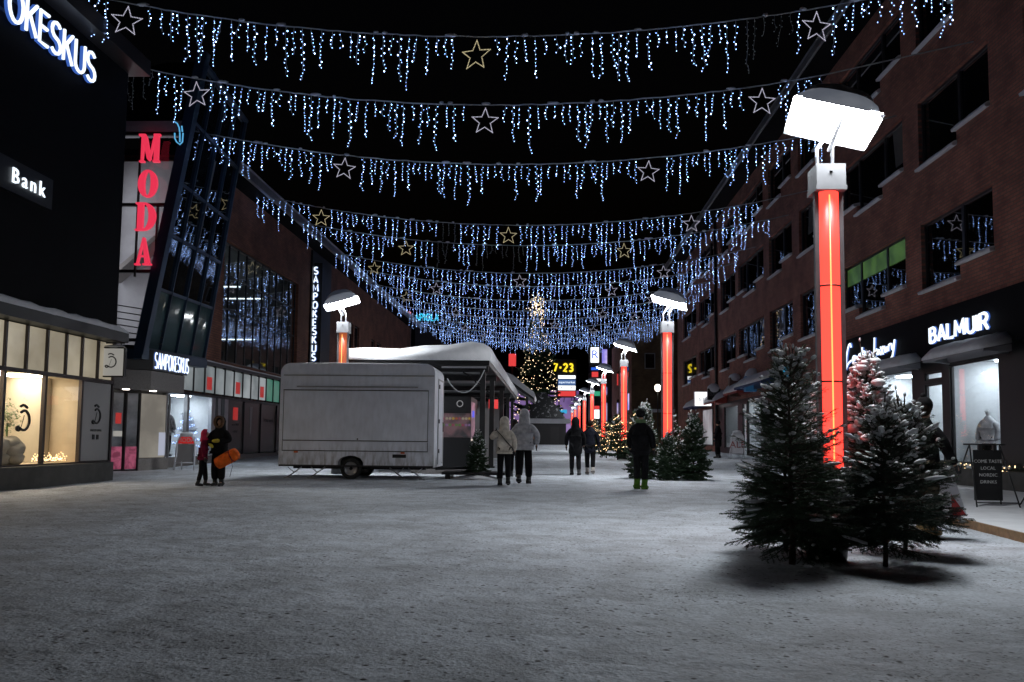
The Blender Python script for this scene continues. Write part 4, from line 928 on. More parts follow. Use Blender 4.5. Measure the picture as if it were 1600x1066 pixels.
STR = [strand_mesh(l, i+1, False) for i, l in enumerate(LENS)]; STRD = [strand_mesh(l, i+40, True) for i, l in enumerate(LENS)]
def star_mesh(mt, seed):
    m = MB(); pts = []; Ro, Ri = .40, .17
    for k in range(10): a = R(90+36*k); r = Ro if k % 2 == 0 else Ri; pts.append((r*math.cos(a), 0, r*math.sin(a)-Ro))
    m.tube(pts, .009, 4, 0, False, closed=True)
    for k in range(10):
        a, b = Vector(pts[k]), Vector(pts[(k+1) % 10])
        for q in range(7): p = a.lerp(b, q/7); m.octa(p, .018, 1)
    o = m.build('star', ['cable', mt]); d = o.data; bpy.data.objects.remove(o); return d
STAR_C, STAR_W = star_mesh('ledcool2', 1), star_mesh('ledgold', 2)
ORD = ['nearest', 'second', 'third', 'fourth', 'fifth', 'sixth', 'seventh', 'eighth', 'ninth', 'tenth', 'eleventh', 'twelfth', 'thirteenth', 'farthest']
def garland(idx, Y, zlow, xa, xb, k, stars, dimr=(), step=.262, star_px=True):
    xm = -1.2; Z = lambda x: zlow+k*(x-xm)**2
    lab = ('%s street-spanning string of icicle lights counted from the camera, with %d stars' % (ORD[idx], len(stars))) if stars else '%s street-spanning string of icicle lights counted from the camera' % ORD[idx]
    root = thing('light_garland', lab, 'string lights', (xm, Y, zlow), 'icicle light strings hung across the street')
    rr = random.Random(idx*17+3); m = MB(); pts = []
    n = 90
    for i in range(n+1): x = xa+(xb-xa)*i/n; pts.append((x, Y+rr.uniform(-.01, .01), Z(x)+rr.uniform(-.012, .012)))
    m.tube([(-14.0 if xa > -14 else xa-.1, Y, Z(-14)-.05)]+pts+[(12.08, Y, Z(12.08))], .02, 4, 0, False); cb = m.build('cable', 'cable', root)
    for _ in range(16):
        s = MB(); x = rr.uniform(xa+1, xb-1); L = rr.uniform(.05, .17); s.blob((x, Y, Z(x)+.03), (L, .05, rr.uniform(.03, .055)), 7, 4, jit=.15); s.build('snow_clump', 'snow', cb, off=parent_origin(root))
    sxs = []
    for (px, warm) in stars:
        x = (sy(px, 300, Y).x) if star_px else px; sxs.append(x)
        o = bpy.data.objects.new('star', STAR_W if warm else STAR_C); COL.objects.link(o); o.parent = root; o.location = (x-xm, 0, Z(x)-zlow-.10); o.rotation_euler = (0, rr.uniform(-.08, .08), rr.uniform(-.3, .3)); o.scale = (1, 1, 1)
    x = xa+.1; j = rr.randrange(14)
    while x < xb:
        if not any(abs(x-s) < .42 for s in sxs):
            dim = any(a < x < b for a, b in dimr); o = bpy.data.objects.new('light_strand', (STRD if dim else STR)[j % 14]); COL.objects.link(o); o.parent = root
            o.location = (x-xm, 0, Z(x)-zlow); o.rotation_euler = (rr.uniform(-.03, .03), rr.uniform(-.05, .05), rr.uniform(0, 6.28)); o.scale = (1, 1, rr.uniform(.9, 1.06))
        j += rr.choice([1, 1, 1, 2]); x += step*rr.uniform(.75, 1.25)
def zl(y, Y): return sy(790, y, Y).z
GA = [(20.5, 57, -12.6, 10.2, .0105, [(187, 0), (742, 1), (1281, 0)], [(4.9, 6.2)]),
      (23.6, 164, -13.2, 7.9, .0100, [(300, 0), (757, 0), (1193, 0)], [(-13.3, -11.9)]),
      (28.9, 257, -12.9, 9.6, .0095, [(538, 0), (1014, 0)], []),
      (37.4, 352, -13.7, 9.5, .0095, [(503, 1), (795, 1), (1080, 0)], [(-5.2, -4.2)]),
      (42.0, 384, -12.9, 11.2, .0090, [(636, 1), (975, 1)], [(-3.8, -1.2), (-6, -5.2)]),
      (48.8, 427, -12.9, 11.2, .0090, [(588, 1), (813, 0), (1036, 0)], []),
      (53.5, 448, -12.9, 11.2, .0090, [(684, 0), (955, 0)], []),
      (58.5, 470, -12.9, 11.4, .0090, [(638, 1), (1018, 0)], []),
      (64.0, 486, -12.9, 11.4, .0088, [(715, 0), (942, 0)], []),
      (69.5, 499, -12.9, 11.4, .0088, [(868, 0), (992, 0)], []),
      (75.5, 512, -12.9, 11.4, .0088, [(730, 0), (928, 0)], []),
      (82.0, 522, -12.9, 11.6, .0085, [(760, 0)], []),
      (89.0, 530, -12.9, 11.6, .0085, [], []),
      (97.0, 537, -12.9, 11.6, .0085, [], [])]
for i, (Y, py, xa, xb, k, st, dm) in enumerate(GA): garland(i, Y, zl(py, Y), xa, xb, k, st, dm, step=.235 if Y < 30 else (.265 if Y < 56 else .28))

# ------------------------------------------------------------------ spruces
def spruce_parts(H, Rr, seed, detail=1.0, snow=.5, z0=.28, needle='needle', nlen=.020, nw=.0045):
    rr = random.Random(seed); T = MB(); N = MB(); S = MB()
    T.tube([(rr.uniform(-.01, .01), rr.uniform(-.01, .01), H*i/8) for i in range(9)], [max(.006, .036*(H/2.3)*(1-i/8.6)) for i in range(9)], 7)
    def needles(a, b, dens, spread=1.0):
        d = b-a; L = d.length
        if L < 1e-4: return
        d = d/L; o1 = d.orthogonal().normalized(); o2 = d.cross(o1); n = max(1, int(L*dens)); vs = []; fs = []
        for i in range(n):
            t = (i+rr.random())/n; p = a+(b-a)*t; an = rr.uniform(0, 6.283); q = o1*math.cos(an)+o2*math.sin(an)
            e = p+(q*.85+d*.7)*nlen*rr.uniform(.7, 1.2); w = d.cross(q)*nw*.5+d*nw*.4
            k = len(vs); vs += [p-w, p+w, e]; fs.append((k, k+1, k+2))
        N.add(vs, fs, 0)
    z = z0; wh = .050/detail**.6*(H/2.3)
    while z < H*.93:
        t = (z-z0)/(H-z0); prof = Rr*min(1, (1-t)**.62*1.05+.02)*(.55+.45*min(1, t*7+.25)); nb = max(3, int(7*(1-t*.35)*min(1, detail+.2)))
        for b in range(nb):
            L = prof*rr.uniform(.72, 1.18); an = rr.uniform(0, 6.283); up = -.16+t*1.1+rr.uniform(-.22, .22); dr = Vector((math.cos(an), math.sin(an), up)).normalized()
            pts = [Vector((0, 0, z))]; K = 5
            for i in range(1, K+1): u = i/K; pts.append(Vector((0, 0, z))+dr*L*u+Vector((0, 0, -.16*L*u*u*(1-t)+.12*L*u**3)))
            T.tube(pts, [.009*(1-i/(K+2)) for i in range(K+1)], 3, 0, False)
            for i in range(1, K): needles(pts[i], pts[i+1], 190*detail)
            s = .22*L; side = rr.choice([-1, 1])
            while s < L*.98:
                u = s/L; i = min(K-1, int(u*K)); p = pts[i].lerp(pts[i+1], u*K-i); d = (pts[i+1]-pts[i]).normalized(); sd = d.cross(Vector((0, 0, 1))).normalized()*side
                l2 = (L-s)*.50+.05; td = (d*.75+sd*rr.uniform(.6, .95)+Vector((0, 0, rr.uniform(-.25, .12)))).normalized(); e = p+td*l2+Vector((0, 0, -.1*l2))
                N.tube([p, e], .0022, 3, 0, False); needles(p, e, 200*detail)
                if l2 > .13:
                    for q in (.4, .7):
                        p2 = p.lerp(e, q); d2 = (td*.7+td.cross(Vector((0, 0, 1)))*rr.choice([-1, 1])*.7+Vector((0, 0, rr.uniform(-.2, .1)))).normalized(); needles(p2, p2+d2*l2*.45, 170*detail)
                if rr.random() < snow*(.05+1.25*t*t) and u > .3:
                    c = p.lerp(e, rr.uniform(.3, .9)); ax = td; w = rr.uniform(.012, .024)*(1+t*.7); ll = l2*rr.uniform(.25, .5)
                    rot = Matrix((ax, ax.cross(Vector((0, 0, 1))).normalized(), Vector((0, 0, 1)))).transposed(); S.blob(c+Vector((0, 0, .012)), (max(.02, ll), w, w*.62), 6, 4, rot=rot, jit=.2)
                s += (.034+.018*rr.random())/detail**.8*(H/2.3)**.5; side *= -1
            if rr.random() < snow*(.15+t):
                i = 3; d = (pts[4]-pts[2]); c = pts[3].lerp(pts[5], rr.random()); rot = Matrix((d.normalized(), d.normalized().cross(Vector((0, 0, 1))).normalized(), Vector((0, 0, 1)))).transposed()
                S.blob(c+Vector((0, 0, .014)), (L*rr.uniform(.10, .24), .022+.02*t, .016+.012*t), 7, 4, rot=rot, jit=.2)
        if snow >= 1:
            for _ in range(3):
                an = rr.uniform(0, 6.283); q = prof*rr.uniform(.45, .95); rad = rr.uniform(.04, .12); S.blob((q*math.cos(an), q*math.sin(an), z-.04+rr.uniform(0, .07)), (rad, rad*rr.uniform(.7, 1), rad*.55), 9, 6, jit=.12)
        z += wh*rr.uniform(.45, 1.45)
    for k in range(5):   # bare leader and upright shoots
        an = rr.uniform(0, 6.28); a0 = Vector((0, 0, H*rr.uniform(.84, .93))); e = a0+Vector((.09*math.cos(an), .09*math.sin(an), rr.uniform(.16, .36)*H/2.3)); mid = a0.lerp(e, .4)+Vector((.03*math.cos(an), .03*math.sin(an), -.02))
        T.tube([a0, mid, e], [.010, .008, .006], 4, 0, False); needles(a0, mid, 60*detail)
        if snow > .3: S.blob(e, (.015, .015, .026), 6, 4, jit=.2)
    return T, N, S, needle
def spruce(name, H, Rr, seed, label, group, loc, **kw):
    T, N, S, nd = spruce_parts(H, Rr, seed, **kw); root = thing(name, label, 'spruce tree', (0, 0, 0), group)
    T.build('trunk', 'bark', root); N.build('crown', nd, root)
    if S.v: S.build('snow', 'snow', root)
    root.location = loc; return root
GT = 'small cut spruces clustered round the nearest lamp'
TA = spruce('spruce_tree', 2.28, .70, 11, 'bushy dark spruce left of the nearest lamp, bare frosted shoots at its tip', GT, (2.50, 8.75, 0), snow=.36, z0=.23)
TB = spruce('spruce_tree', 1.66, .64, 23, 'bushy spruce in front and right of the nearest lamp, with upright bare twigs', GT, (3.42, 8.72, 0), snow=.34, z0=.22, needle='needle2')
TC = spruce('spruce_tree', 2.55, .62, 37, 'snow-heaped spruce behind the others, its snow lit pink by the lamp', GT, (4.40, 11.72, 0), snow=1.0, z0=.14)
copy_tree(TA, (2.72, 9.75, 0), 2.1, .86, 'spruce tucked behind the left bushy spruce near the lamp')
copy_tree(TB, (4.06, 9.75, 0), 1.2, 1.05, 'low spruce at the right edge of the lamp cluster beside the walking person')
copy_tree(TC, (3.95, 12.15, 0), 1.9, .86, 'snow-heaped spruce standing right behind the red column of the nearest lamp')
pot = MB(); pot.lathe([(.20, 0), (.24, .3), (.25, .42), (.27, .42), (.27, .47), (.2, .47)], (2.98, 9.15, 0), 18)
tag(rebase(pot.build('plant_pot', 'black'), (2.98, 9.15, 0)), 'black round pot on the snow under the big spruces', 'pot')
# distant spruces, lighter meshes; fairy lights as a part
def fairy(root, H, Rr, n, seed, r=.014, name='fairy_lights', mt='ledwarm'):
    rr = random.Random(seed); m = MB(); pts = []
    for i in range(n):
        t = i/n; a = t*2*math.pi*max(4, n/16); z = .35+(H-.45)*t; q = Rr*(1-t)**.85*1.02+.02; p = Vector((q*math.cos(a)*rr.uniform(.9, 1.08), q*math.sin(a)*rr.uniform(.9, 1.08), z)); pts.append(p); m.octa(p, r, 1)
    m.tube(pts, .004, 3, 0, False); return m.build(name, ['black', mt], root, off=(0, 0, 0))
GD = 'small spruces round the farther red lamps'
TD = spruce('spruce_tree', 2.35, .60, 51, 'frosty spruce left of the second red lamp, behind the man in green boots', GD, (3.0, 26.6, gz(26)), detail=.8, z0=.12, snow=.9, nlen=.05, nw=.02)
TE = spruce('spruce_tree', 2.15, .60, 52, 'dark bushy spruce with snowy twigs right of the second red lamp', GD, (4.50, 26.2, gz(26)), detail=.8, z0=.12, snow=.7, nlen=.05, nw=.02)
TF = spruce('fairy_light_spruce', 2.3, .75, 53, 'dark spruce wrapped in warm fairy lights just left of the third red lamp', GD, (3.4, 41.2, gz(41)), detail=.42, snow=.3, nlen=.06, nw=.026)
fairy(TF, 2.3, .75, 80, 5, .022)
copy_tree(TD, (4.1, 28.1, gz(28)), 1.0, .9, 'pinkish snowy spruce right behind the second red lamp')
copy_tree(TE, (3.72, 26.0, gz(26)), 2.0, .72, 'short dark spruce in front of the foot of the second red lamp')
k = 0
for (x, y, s, src, lab) in ((4.4, 41.8, 1.1, TF, 'fairy-lit spruce hiding the foot of the third red lamp'), (4.9, 43.6, 1.15, TF, 'tall fairy-lit spruce right of the third red lamp'), (3.0, 43.4, .85, TF, 'short fairy-lit spruce behind the walking couple'), (5.2, 45.2, 1.3, TD, 'frosty spruce rising behind the fairy-lit trees'),
                            (3.0, 57.0, 1.0, TF, 'small fairy-lit spruce at the fourth red lamp, left side'), (4.6, 57.3, 1.1, TF, 'fairy-lit spruce at the fourth red lamp, right side'), (4.0, 72.5, 1.1, TF, 'small fairy-lit spruce at the fifth red lamp')):
    copy_tree(src, (x, y, gz(y)), k*1.3, s, lab, GD); k += 1
copy_tree(TE, (-2.15, 25.25, gz(25)), .5, .68, 'little dark spruce on a bluish snow mound beside the trailer ramp', 'small spruces by the trailer').location.z = gz(25)+.02
mb = MB(); mb.blob((-2.2, 25.1, 0), (.75, .35, .16), 14, 6, jit=.12); tag(rebase(mb.build('snow_mound', 'snow'), (-2.2, 25.1, 0)), 'low mound of snow under the little spruce by the trailer', 'snow mound')
# big Christmas tree
CT = thing('christmas_tree', 'very tall Christmas tree covered in warm lights rising behind the black-roofed hut', 'christmas tree', (0, 0, 0))
T, N, S, nd = spruce_parts(16.4, 3.2, 77, detail=.62, snow=.95, z0=1.6, nlen=.16, nw=.07); T.build('trunk', 'bark', CT); N.build('crown', 'needle', CT); S.build('snow', 'snow', CT)
def ct_lights():
    rr = random.Random(8); m = MB()
    for i in range(560):
        t = rr.random()**1.7; z = 2.2+14*t; q = 3.1*(1-t)**.8*rr.uniform(.75, 1.08)+.1; a = rr.uniform(0, 6.283); m.octa((q*math.cos(a), q*math.sin(a), z), rr.uniform(.03, .055), 0)
    for i in range(90): p = Vector((rr.gauss(0, .45), rr.gauss(0, .45), 15.9+rr.gauss(0, .7))); m.octa(p, .06, 0)
    m.build('fairy_lights', 'ledpale', CT, off=(0, 0, 0))
    s = MB(); pts = []
    for k in range(10): a = R(90+36*k); r = .8 if k % 2 == 0 else .36; pts.append((r*math.cos(a), 0, 16.9+r*math.sin(a)))
    s.tube(pts, .05, 5, 0, False, closed=True); s.build('tree_star', 'ledgold', CT, off=(0, 0, 0))
ct_lights(); CT.location = (-1.4, 98, gz(98))
# ------------------------------------------------------------------ white vending trailer
def trailer():
    x0, x1, y0, y1, zb, zt = -7.98, -3.36, 24.4, 26.5, .38, 3.44
    root = thing('vending_trailer', 'large white vending trailer with closed hatch parked on the snow', 'trailer', ((x0+x1)/2, y0+1, 0)); o_ = Vector(((x0+x1)/2, y0+1, 0))
    r = .28; prof = [(x0, zb), (x1, zb)]+[(x1-r+r*math.cos(R(a)), zt-r+r*math.sin(R(a))) for a in range(0, 91, 15)]+[(x0+r+r*math.cos(R(a)), zt-r+r*math.sin(R(a))) for a in range(90, 181, 15)]
    wx, wr = -5.83, .37      # wheel arch cut into the skirt
    arch = [(wx+wr*1.05*math.cos(R(a)), .38+max(0, .33*math.sin(R(a))**.6)) for a in (180, 165, 140, 110, 90, 70, 40, 15, 0)]
    prof2 = [(x0, zb)]+arch+prof[1:]
    b = MB(); n = len(prof2)
    b.prism([(x, y0, z) for x, z in prof2], (0, y1-y0, 0)); bo = b.build('body', 'trailerwhite', root)
    def strip(xa, xb, z, w=.03, d=.012, mt='steelgrey', nm='trim_strip'):
        m = MB(); m.box((xa, y0-d, z), (xb, y0-.001, z+w)); m.build(nm, mt, root)
    strip(x0+.1, x1-.02, 3.06, .035, .02, 'alu'); strip(x0+.02, x1-.02, zb, .05, .02, 'graphite')
    # hatch, counter flap: panels standing 1 cm proud with dark gaps round them
    h = MB(); h.box((x0+.12, y0-.014, 1.16), (x1-.2, y0-.001, 2.62)); hp = h.build('hatch', 'trailerwhite', root)
    g = MB()
    for (a, c) in (((x0+.10, y0-.022, 2.625), (x1-.18, y0-.002, 2.65)), ((x0+.10, y0-.022, 1.135), (x1-.18, y0-.002, 1.158)), ((x1-.198, y0-.018, 1.16), (x1-.186, y0-.002, 2.62)), ((x0+.106, y0-.018, 1.16), (x0+.118, y0-.002, 2.62))): g.box(a, c)
    g.build('seal', 'graphite', hp, off=o_)
    l = MB(); l.box((x0+.5, y0-.03, 2.72), (x1-.5, y0-.002, 2.76)); l.build('rain_rail', 'alu', root)
    f = MB(); f.box((x0+.12, y0-.016, .86), (x1-.2, y0-.001, 1.10)); fl = f.build('counter_flap', 'trailerwhite', root)
    g = MB(); g.box((x0+.1, y0-.02, .835), (x1-.18, y0-.001, .857)); g.box((x1-.196, y0-.02, .858), (x1-.184, y0-.001, 1.12)); g.box((x0+.1, y0-.02, .858), (x0+.112, y0-.001, 1.12)); g.build('seal', 'graphite', fl, off=o_)
    q = MB(); q.lathe([(.02, -.02), (.02, .02)], (x0+2.35, y0-.02, 1.20), 8); q.build('latch', 'graphite', hp, off=o_)
    for x in (x0+.52, x1-.92): m = MB(); m.box((x-.06, y0-.02, .78), (x+.06, y0-.002, .83)); m.build('side_marker', mat('orange_reflector', (.65, .13, .03), .35), root)
    for k, z in enumerate((1.0, 1.45, 1.9, 2.35, 2.8)):
        for x in (x0+.05, x1-.09): m = MB(); m.lathe([(.009, -.006), (.009, .006)], (x, y0-.004, z), 6); m.build('rivet', 'alu', root)
    m = MB(); m.box((x0+3.4, y0-.012, .66), (x0+3.8, y0-.001, .76)); m.build('vent_grille', 'graphite', root)
    # wheel
    for yy, nm in ((y0+.16, 'wheel'), (y1-.16, 'wheel')):
        t = MB(); pr = [(.20, -.09), (.29, -.095), (.315, -.07), (.32, 0), (.315, .07), (.29, .095), (.20, .09)]
        vs = []; n2 = 28
        for r_, d in pr:
            for k in range(n2): a = 2*math.pi*k/n2; vs.append((wx+r_*math.cos(a), yy+d, .33+r_*math.sin(a)))
        t.add(vs, [(i*n2+k, i*n2+(k+1) % n2, (i+1)*n2+(k+1) % n2, (i+1)*n2+k) for i in range(len(pr)-1) for k in range(n2)], 0, True)
        w = t.build(nm, 'rubber', root); rm = MB(); vs = []
        pr2 = [(.0, -.03), (.07, -.035), (.09, -.055), (.15, -.02), (.19, -.07), (.20, -.085)]
        for r_, d in pr2:
            for k in range(n2): a = 2*math.pi*k/n2; vs.append((wx+max(r_, .001)*math.cos(a), yy+d, .33+max(r_, .001)*math.sin(a)))
        rm.add(vs, [(i*n2+k, i*n2+(k+1) % n2, (i+1)*n2+(k+1) % n2, (i+1)*n2+k) for i in range(len(pr2)-1) for k in range(n2)], 0, True); rm.build('rim', 'alu', w, off=o_)
    a = MB(); a.tube([(wx, y0+.1, .33), (wx, y1-.1, .33)], .05, 8); a.box((x0+.3, y0+.5, .30), (x1-.3, y0+.58, .375)); a.box((x0+.3, y1-.58, .30), (x1-.3, y1-.5, .375)); a.build('chassis', 'black', root)
    ia = MB(); ia.box((wx-.36, y0+.30, .40), (wx+.36, y1-.30, .72)); ia.build('wheel_box', 'black', root)
    # folding corner steadies
    for x, s in ((x0+.25, 1), (x0+.95, 1), (x1-.35, -1), (x1-.9, -1)):
        for yy in (y0+.12,):
            m = MB(); m.tube([(x+.42*s, yy, .36), (x, yy, .06)], .02, 5); m.tube([(x, yy, .36), (x+.2*s, yy, .20)], .014, 5); m.box((x-.09, yy-.07, .02), (x+.09, yy+.07, .06)); m.build('steady_leg', 'alu', root)
    # end door with hinges and handle
    d = MB(); d.box((x1+.001, y0+.75, .5), (x1+.02, y0+1.75, 3.0)); dr = d.build('door', 'trailerwhite', root)
    g = MB()
    for (c, e) in (((x1+.004, y0+.70, .46), (x1+.03, y0+.745, 3.05)), ((x1+.004, y0+1.755, .46), (x1+.03, y0+1.8, 3.05)), ((x1+.004, y0+.746, 3.001), (x1+.03, y0+1.754, 3.045))): g.box(c, e)
    g.build('door_frame', 'alu', dr, off=o_)
    for z in (2.75, 1.7, .8): h = MB(); h.box((x1+.021, y0+.74, z), (x1+.05, y0+.86, z+.12)); h.build('hinge', 'black', dr, off=o_)
    h = MB(); h.tube([(x1+.05, y0+1.62, 1.45), (x1+.05, y0+1.62, 1.75)], .014); h.build('handle', 'black', dr, off=o_)
    s = MB(); snow_slab(s, x0+.3, x1-.3, y0+.1, y1-.1, zt-.002, .05, ny=10, seed=3); s.build('roof_snow', 'snow', root)
    hb = MB(); hb.tube([(x1, y0+.4, .34), (x1+1.1, y0+1.05, .36)], .04, 6); hb.tube([(x1, y0+1.7, .34), (x1+1.1, y0+1.05, .36)], .04, 6); hb.build('drawbar', 'black', root)
trailer()
rp = MB(); rp.box((-3.2, 25.0, .16), (-1.3, 26.1, .24)); rp.box((-3.1, 25.05, 0), (-2.95, 26.0, .159)); rp.box((-1.55, 25.05, 0), (-1.4, 26.0, .159)); tag(rebase(rp.build('platform', 'black'), (-2.3, 25.5, 0)), 'low black step platform between the trailer and the little spruce', 'platform')

# ------------------------------------------------------------------ market canopy, kiosk, pavilion, hut
def canopy():
    root = thing('market_canopy', 'black steel market canopy with a thick snow roof behind the white trailer', 'canopy', (-2.2, 27.6, 0)); o_ = Vector((-2.2, 27.6, 0))
    ya, yb, xl, xr = 27.7, 52.5, -6.9, -2.0
    f = MB(); f.box((xl, ya, 3.70), (xr, yb, 3.86)); rf = f.build('roof', 'black', root)
    for y in (27.98, 32.3, 38.9, 44.9, 50.4): w = MB(); w.box((xl+.1, y, 3.50), (xr-.05, y+.12, 3.698)); w.build('beam', 'black', rf, off=o_)
    lt = MB(); lt.box((-3.6, ya-.02, 3.60), (xr-.1, ya-.003, 3.67)); lt.build('front_trim', 'alu', rf, off=o_)
    for y in (29.8, 35.2, 41.5, 47.5): s = MB(); s.box((xl+.6, y-1.2, 3.66), (xr-.4, y+1.0, 3.695)); s.build('soffit_panel', 'panelgrey', rf, off=o_)
    for y in (27.9, 32.4, 39.0, 45.0, 50.6):
        for x in (-2.22,): p = MB(); p.box((x-.09, y-.09, gz(y)), (x+.09, y+.09, 3.5)); p.box((x-.14, y-.14, gz(y)), (x+.14, y+.14, gz(y)+.06)); p.build('post', 'black', root)
        p = MB(); p.box((xl+.1, y-.07, gz(y)), (xl+.24, y+.07, 3.5)); p.build('post', 'black', root)
        b = MB(); b.bar((-2.22, y, 3.1), (-2.9, y, 3.48), .05, .05); b.build('brace', 'black', root)
    # snow with a raised right part
    ks = [(xl-.05, 0), (xl-.08, .2), (xl+.1, .40), (-6.0, .45), (-5.0, .42), (-4.2, .52), (-3.4, .55), (-2.6, .66), (-2.2, .62), (xr+.02, .46), (xr+.06, .25), (xr+.02, 0)]
    vs = []; ny = 26; rr = random.Random(6)
    for j in range(ny+1):
        y = ya-.08+(yb-ya+.1)*j/ny; q = 1.0-.5*min(1, j/ny*2.2); e = .93 if j in (0, ny) else 1
        for x, h in ks: hh = h if h <= .4 else .4+(h-.4)*q; vs.append((x, y, 3.862+hh*e*rr.uniform(.95, 1.05)+(0 if h else 0)))
    n = len(ks); s = MB(); s.add(vs, [(j*n+k, j*n+k+1, (j+1)*n+k+1, (j+1)*n+k) for j in range(ny) for k in range(n-1)]+[tuple(range(n))[::-1], tuple(ny*n+k for k in range(n))], 0, True); s.build('roof_snow', 'snow', rf, off=o_)
    hg = MB(); hg.tube([(-3.4+1.25*i/10, 27.66, 3.25-.62*math.sin(math.pi*i/10)**.8+.3*i/10) for i in range(11)], .018, 4); hg.build('slack_cable', 'cable', root)
canopy()
def kiosk():
    root = thing('food_kiosk', 'black food kiosk with picture menu under the market canopy right of the trailer', 'kiosk', (-3.3, 28.2, 0)); o_ = Vector((-3.3, 28.2, 0))
    Y = 28.0; xl, xr = -4.6, -2.62
    b = MB(); b.box((xl, Y, gz(28)), (xr, Y+2.4, 1.28)); b.box((xl, Y, 2.10), (xr, Y+2.4, 2.66)); b.box((xl, Y+.05, 1.281), (xl+.1, Y+2.3, 2.099)); b.build('body', 'black', root)
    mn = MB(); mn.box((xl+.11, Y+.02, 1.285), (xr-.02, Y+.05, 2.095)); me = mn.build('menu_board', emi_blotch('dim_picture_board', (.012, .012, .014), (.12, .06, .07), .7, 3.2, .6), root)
    rr = random.Random(12); cols = [(.35, .10, .03), (.45, .30, .05), (.10, .20, .05), (.30, .06, .10), (.25, .15, .30), (.40, .35, .25)]
    for i in range(9):
        for j in range(2):
            m = MB(); x = -3.55+i*.11; z = 1.92-j*.22; n = 12; rad = .045
            m.prism([(x+rad*math.cos(2*math.pi*k/n), Y+.016, z+rad*math.sin(2*math.pi*k/n)) for k in range(n)], (0, .003, 0)); m.build('food_picture', emi('picture_%d' % (i*2+j), rr.choice(cols), .5), me, off=o_)
    n = 16; m = MB(); m.tube([(-3.0+.10*math.cos(2*math.pi*k/n), Y-.012, 2.42+.10*math.sin(2*math.pi*k/n)) for k in range(n)], .014, 5, closed=True); m.build('ring_emblem', emi_get('dim_white', (.4, .4, .42), .6), root)
    w = MB(); w.quad((xr+.005, Y+.1, 1.25), (xr+.005, Y+1.5, 1.25), (xr+.005, Y+1.5, 2.5), (xr+.005, Y+.1, 2.5)); w.build('side_window', emi_blotch('pink_lit_window', (.10, .07, .10), (.42, .22, .30), .8, 2.5, 1.0), root)
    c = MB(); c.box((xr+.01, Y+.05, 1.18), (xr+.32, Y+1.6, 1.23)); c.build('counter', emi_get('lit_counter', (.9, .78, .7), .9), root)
    v = MB(); v.box((xr+.02, Y+.35, 1.98), (xr+.05, Y+.75, 2.2)); v.build('small_screen', emi_get('blue_screen', (.08, .12, .85), 1.0), root)
    k = MB(); k.box((xl, Y-.05, 0.02), (xr+.05, Y-.003, .22)); k.build('kick_plate', 'granite', root)
kiosk()
rs = MB(); rs.box((-2.6, 36, 2.55), (-2.2+.0, 36.1, 2.95)); tag(rebase(rs.build('lit_sign', 'redlit'), (-2.4, 36, 2.55)), 'small red lit sign hanging under the market canopy', 'sign')
for i, (y, lab) in enumerate(((34.5, 'pale tall cabinet under the canopy between the first posts'), (41.5, 'pale tall cabinet under the canopy between the middle posts'), (47.5, 'pale tall cabinet under the canopy between the last posts'))):
    m = MB(); g_ = gz(y); m.box((-3.1, y, g_), (-2.35, y+1.2, 2.5)); m.box((-3.12, y-.015, g_), (-2.33, y-.001, g_+.1)); m.box((-2.75, y-.012, g_+.12), (-2.73, y-.001, 2.42)); m.box((-2.70, y-.03, 1.3), (-2.68, y-.002, 1.6))
    tag(rebase(m.build('cabinet', 'panelgrey'), (-2.7, y, g_)), lab, 'cabinet')
def pavilion():
    Y = 53.5; root = thing('market_pavilion', 'snow-capped sloping pavilion roof at the far end of the market canopy', 'pavilion', (-2.6, Y, gz(Y))); o_ = Vector((-2.6, Y, gz(Y)))
    a = MB(); a.add([(-6, Y, 5.1), (-2.6, Y, 5.1), (-.95, Y, 3.9), (-.95, Y, 3.75), (-2.65, Y, 4.85), (-6, Y, 4.85), (-6, Y+6, 5.1), (-2.6, Y+6, 5.1), (-.95, Y+6, 3.9), (-.95, Y+6, 3.75), (-2.65, Y+6, 4.85), (-6, Y+6, 4.85)],
        [(0, 1, 2, 3, 4, 5), (11, 10, 9, 8, 7, 6), (0, 6, 7, 1), (1, 7, 8, 2), (2, 8, 9, 3), (3, 9, 10, 4), (4, 10, 11, 5)]); a.build('roof', 'black', root)
    s = MB(); ks = [(-6, 5.10), (-6, 5.5), (-4.2, 5.62), (-2.9, 5.6), (-2.3, 5.35), (-1.5, 4.7), (-.95, 4.28), (-.86, 4.05), (-.93, 3.9), (-2.6, 5.104)]
    s.prism([(x, Y-.05, z) for x, z in ks], (0, 6.1, 0)); s.build('roof_snow', 'snow', root)
    for x in (-5.6, -3.0, -1.4):
        p = MB(); p.box((x-.08, Y+.1, gz(Y)), (x+.08, Y+.26, 4.84 if x < -2 else 4.0)); p.build('post', 'black', root)
    w = MB(); w.box((-5.6, Y+.3, gz(Y)), (-3.1, Y+4, 4.2)); w.build('wall', 'panelgrey', root)
pavilion()
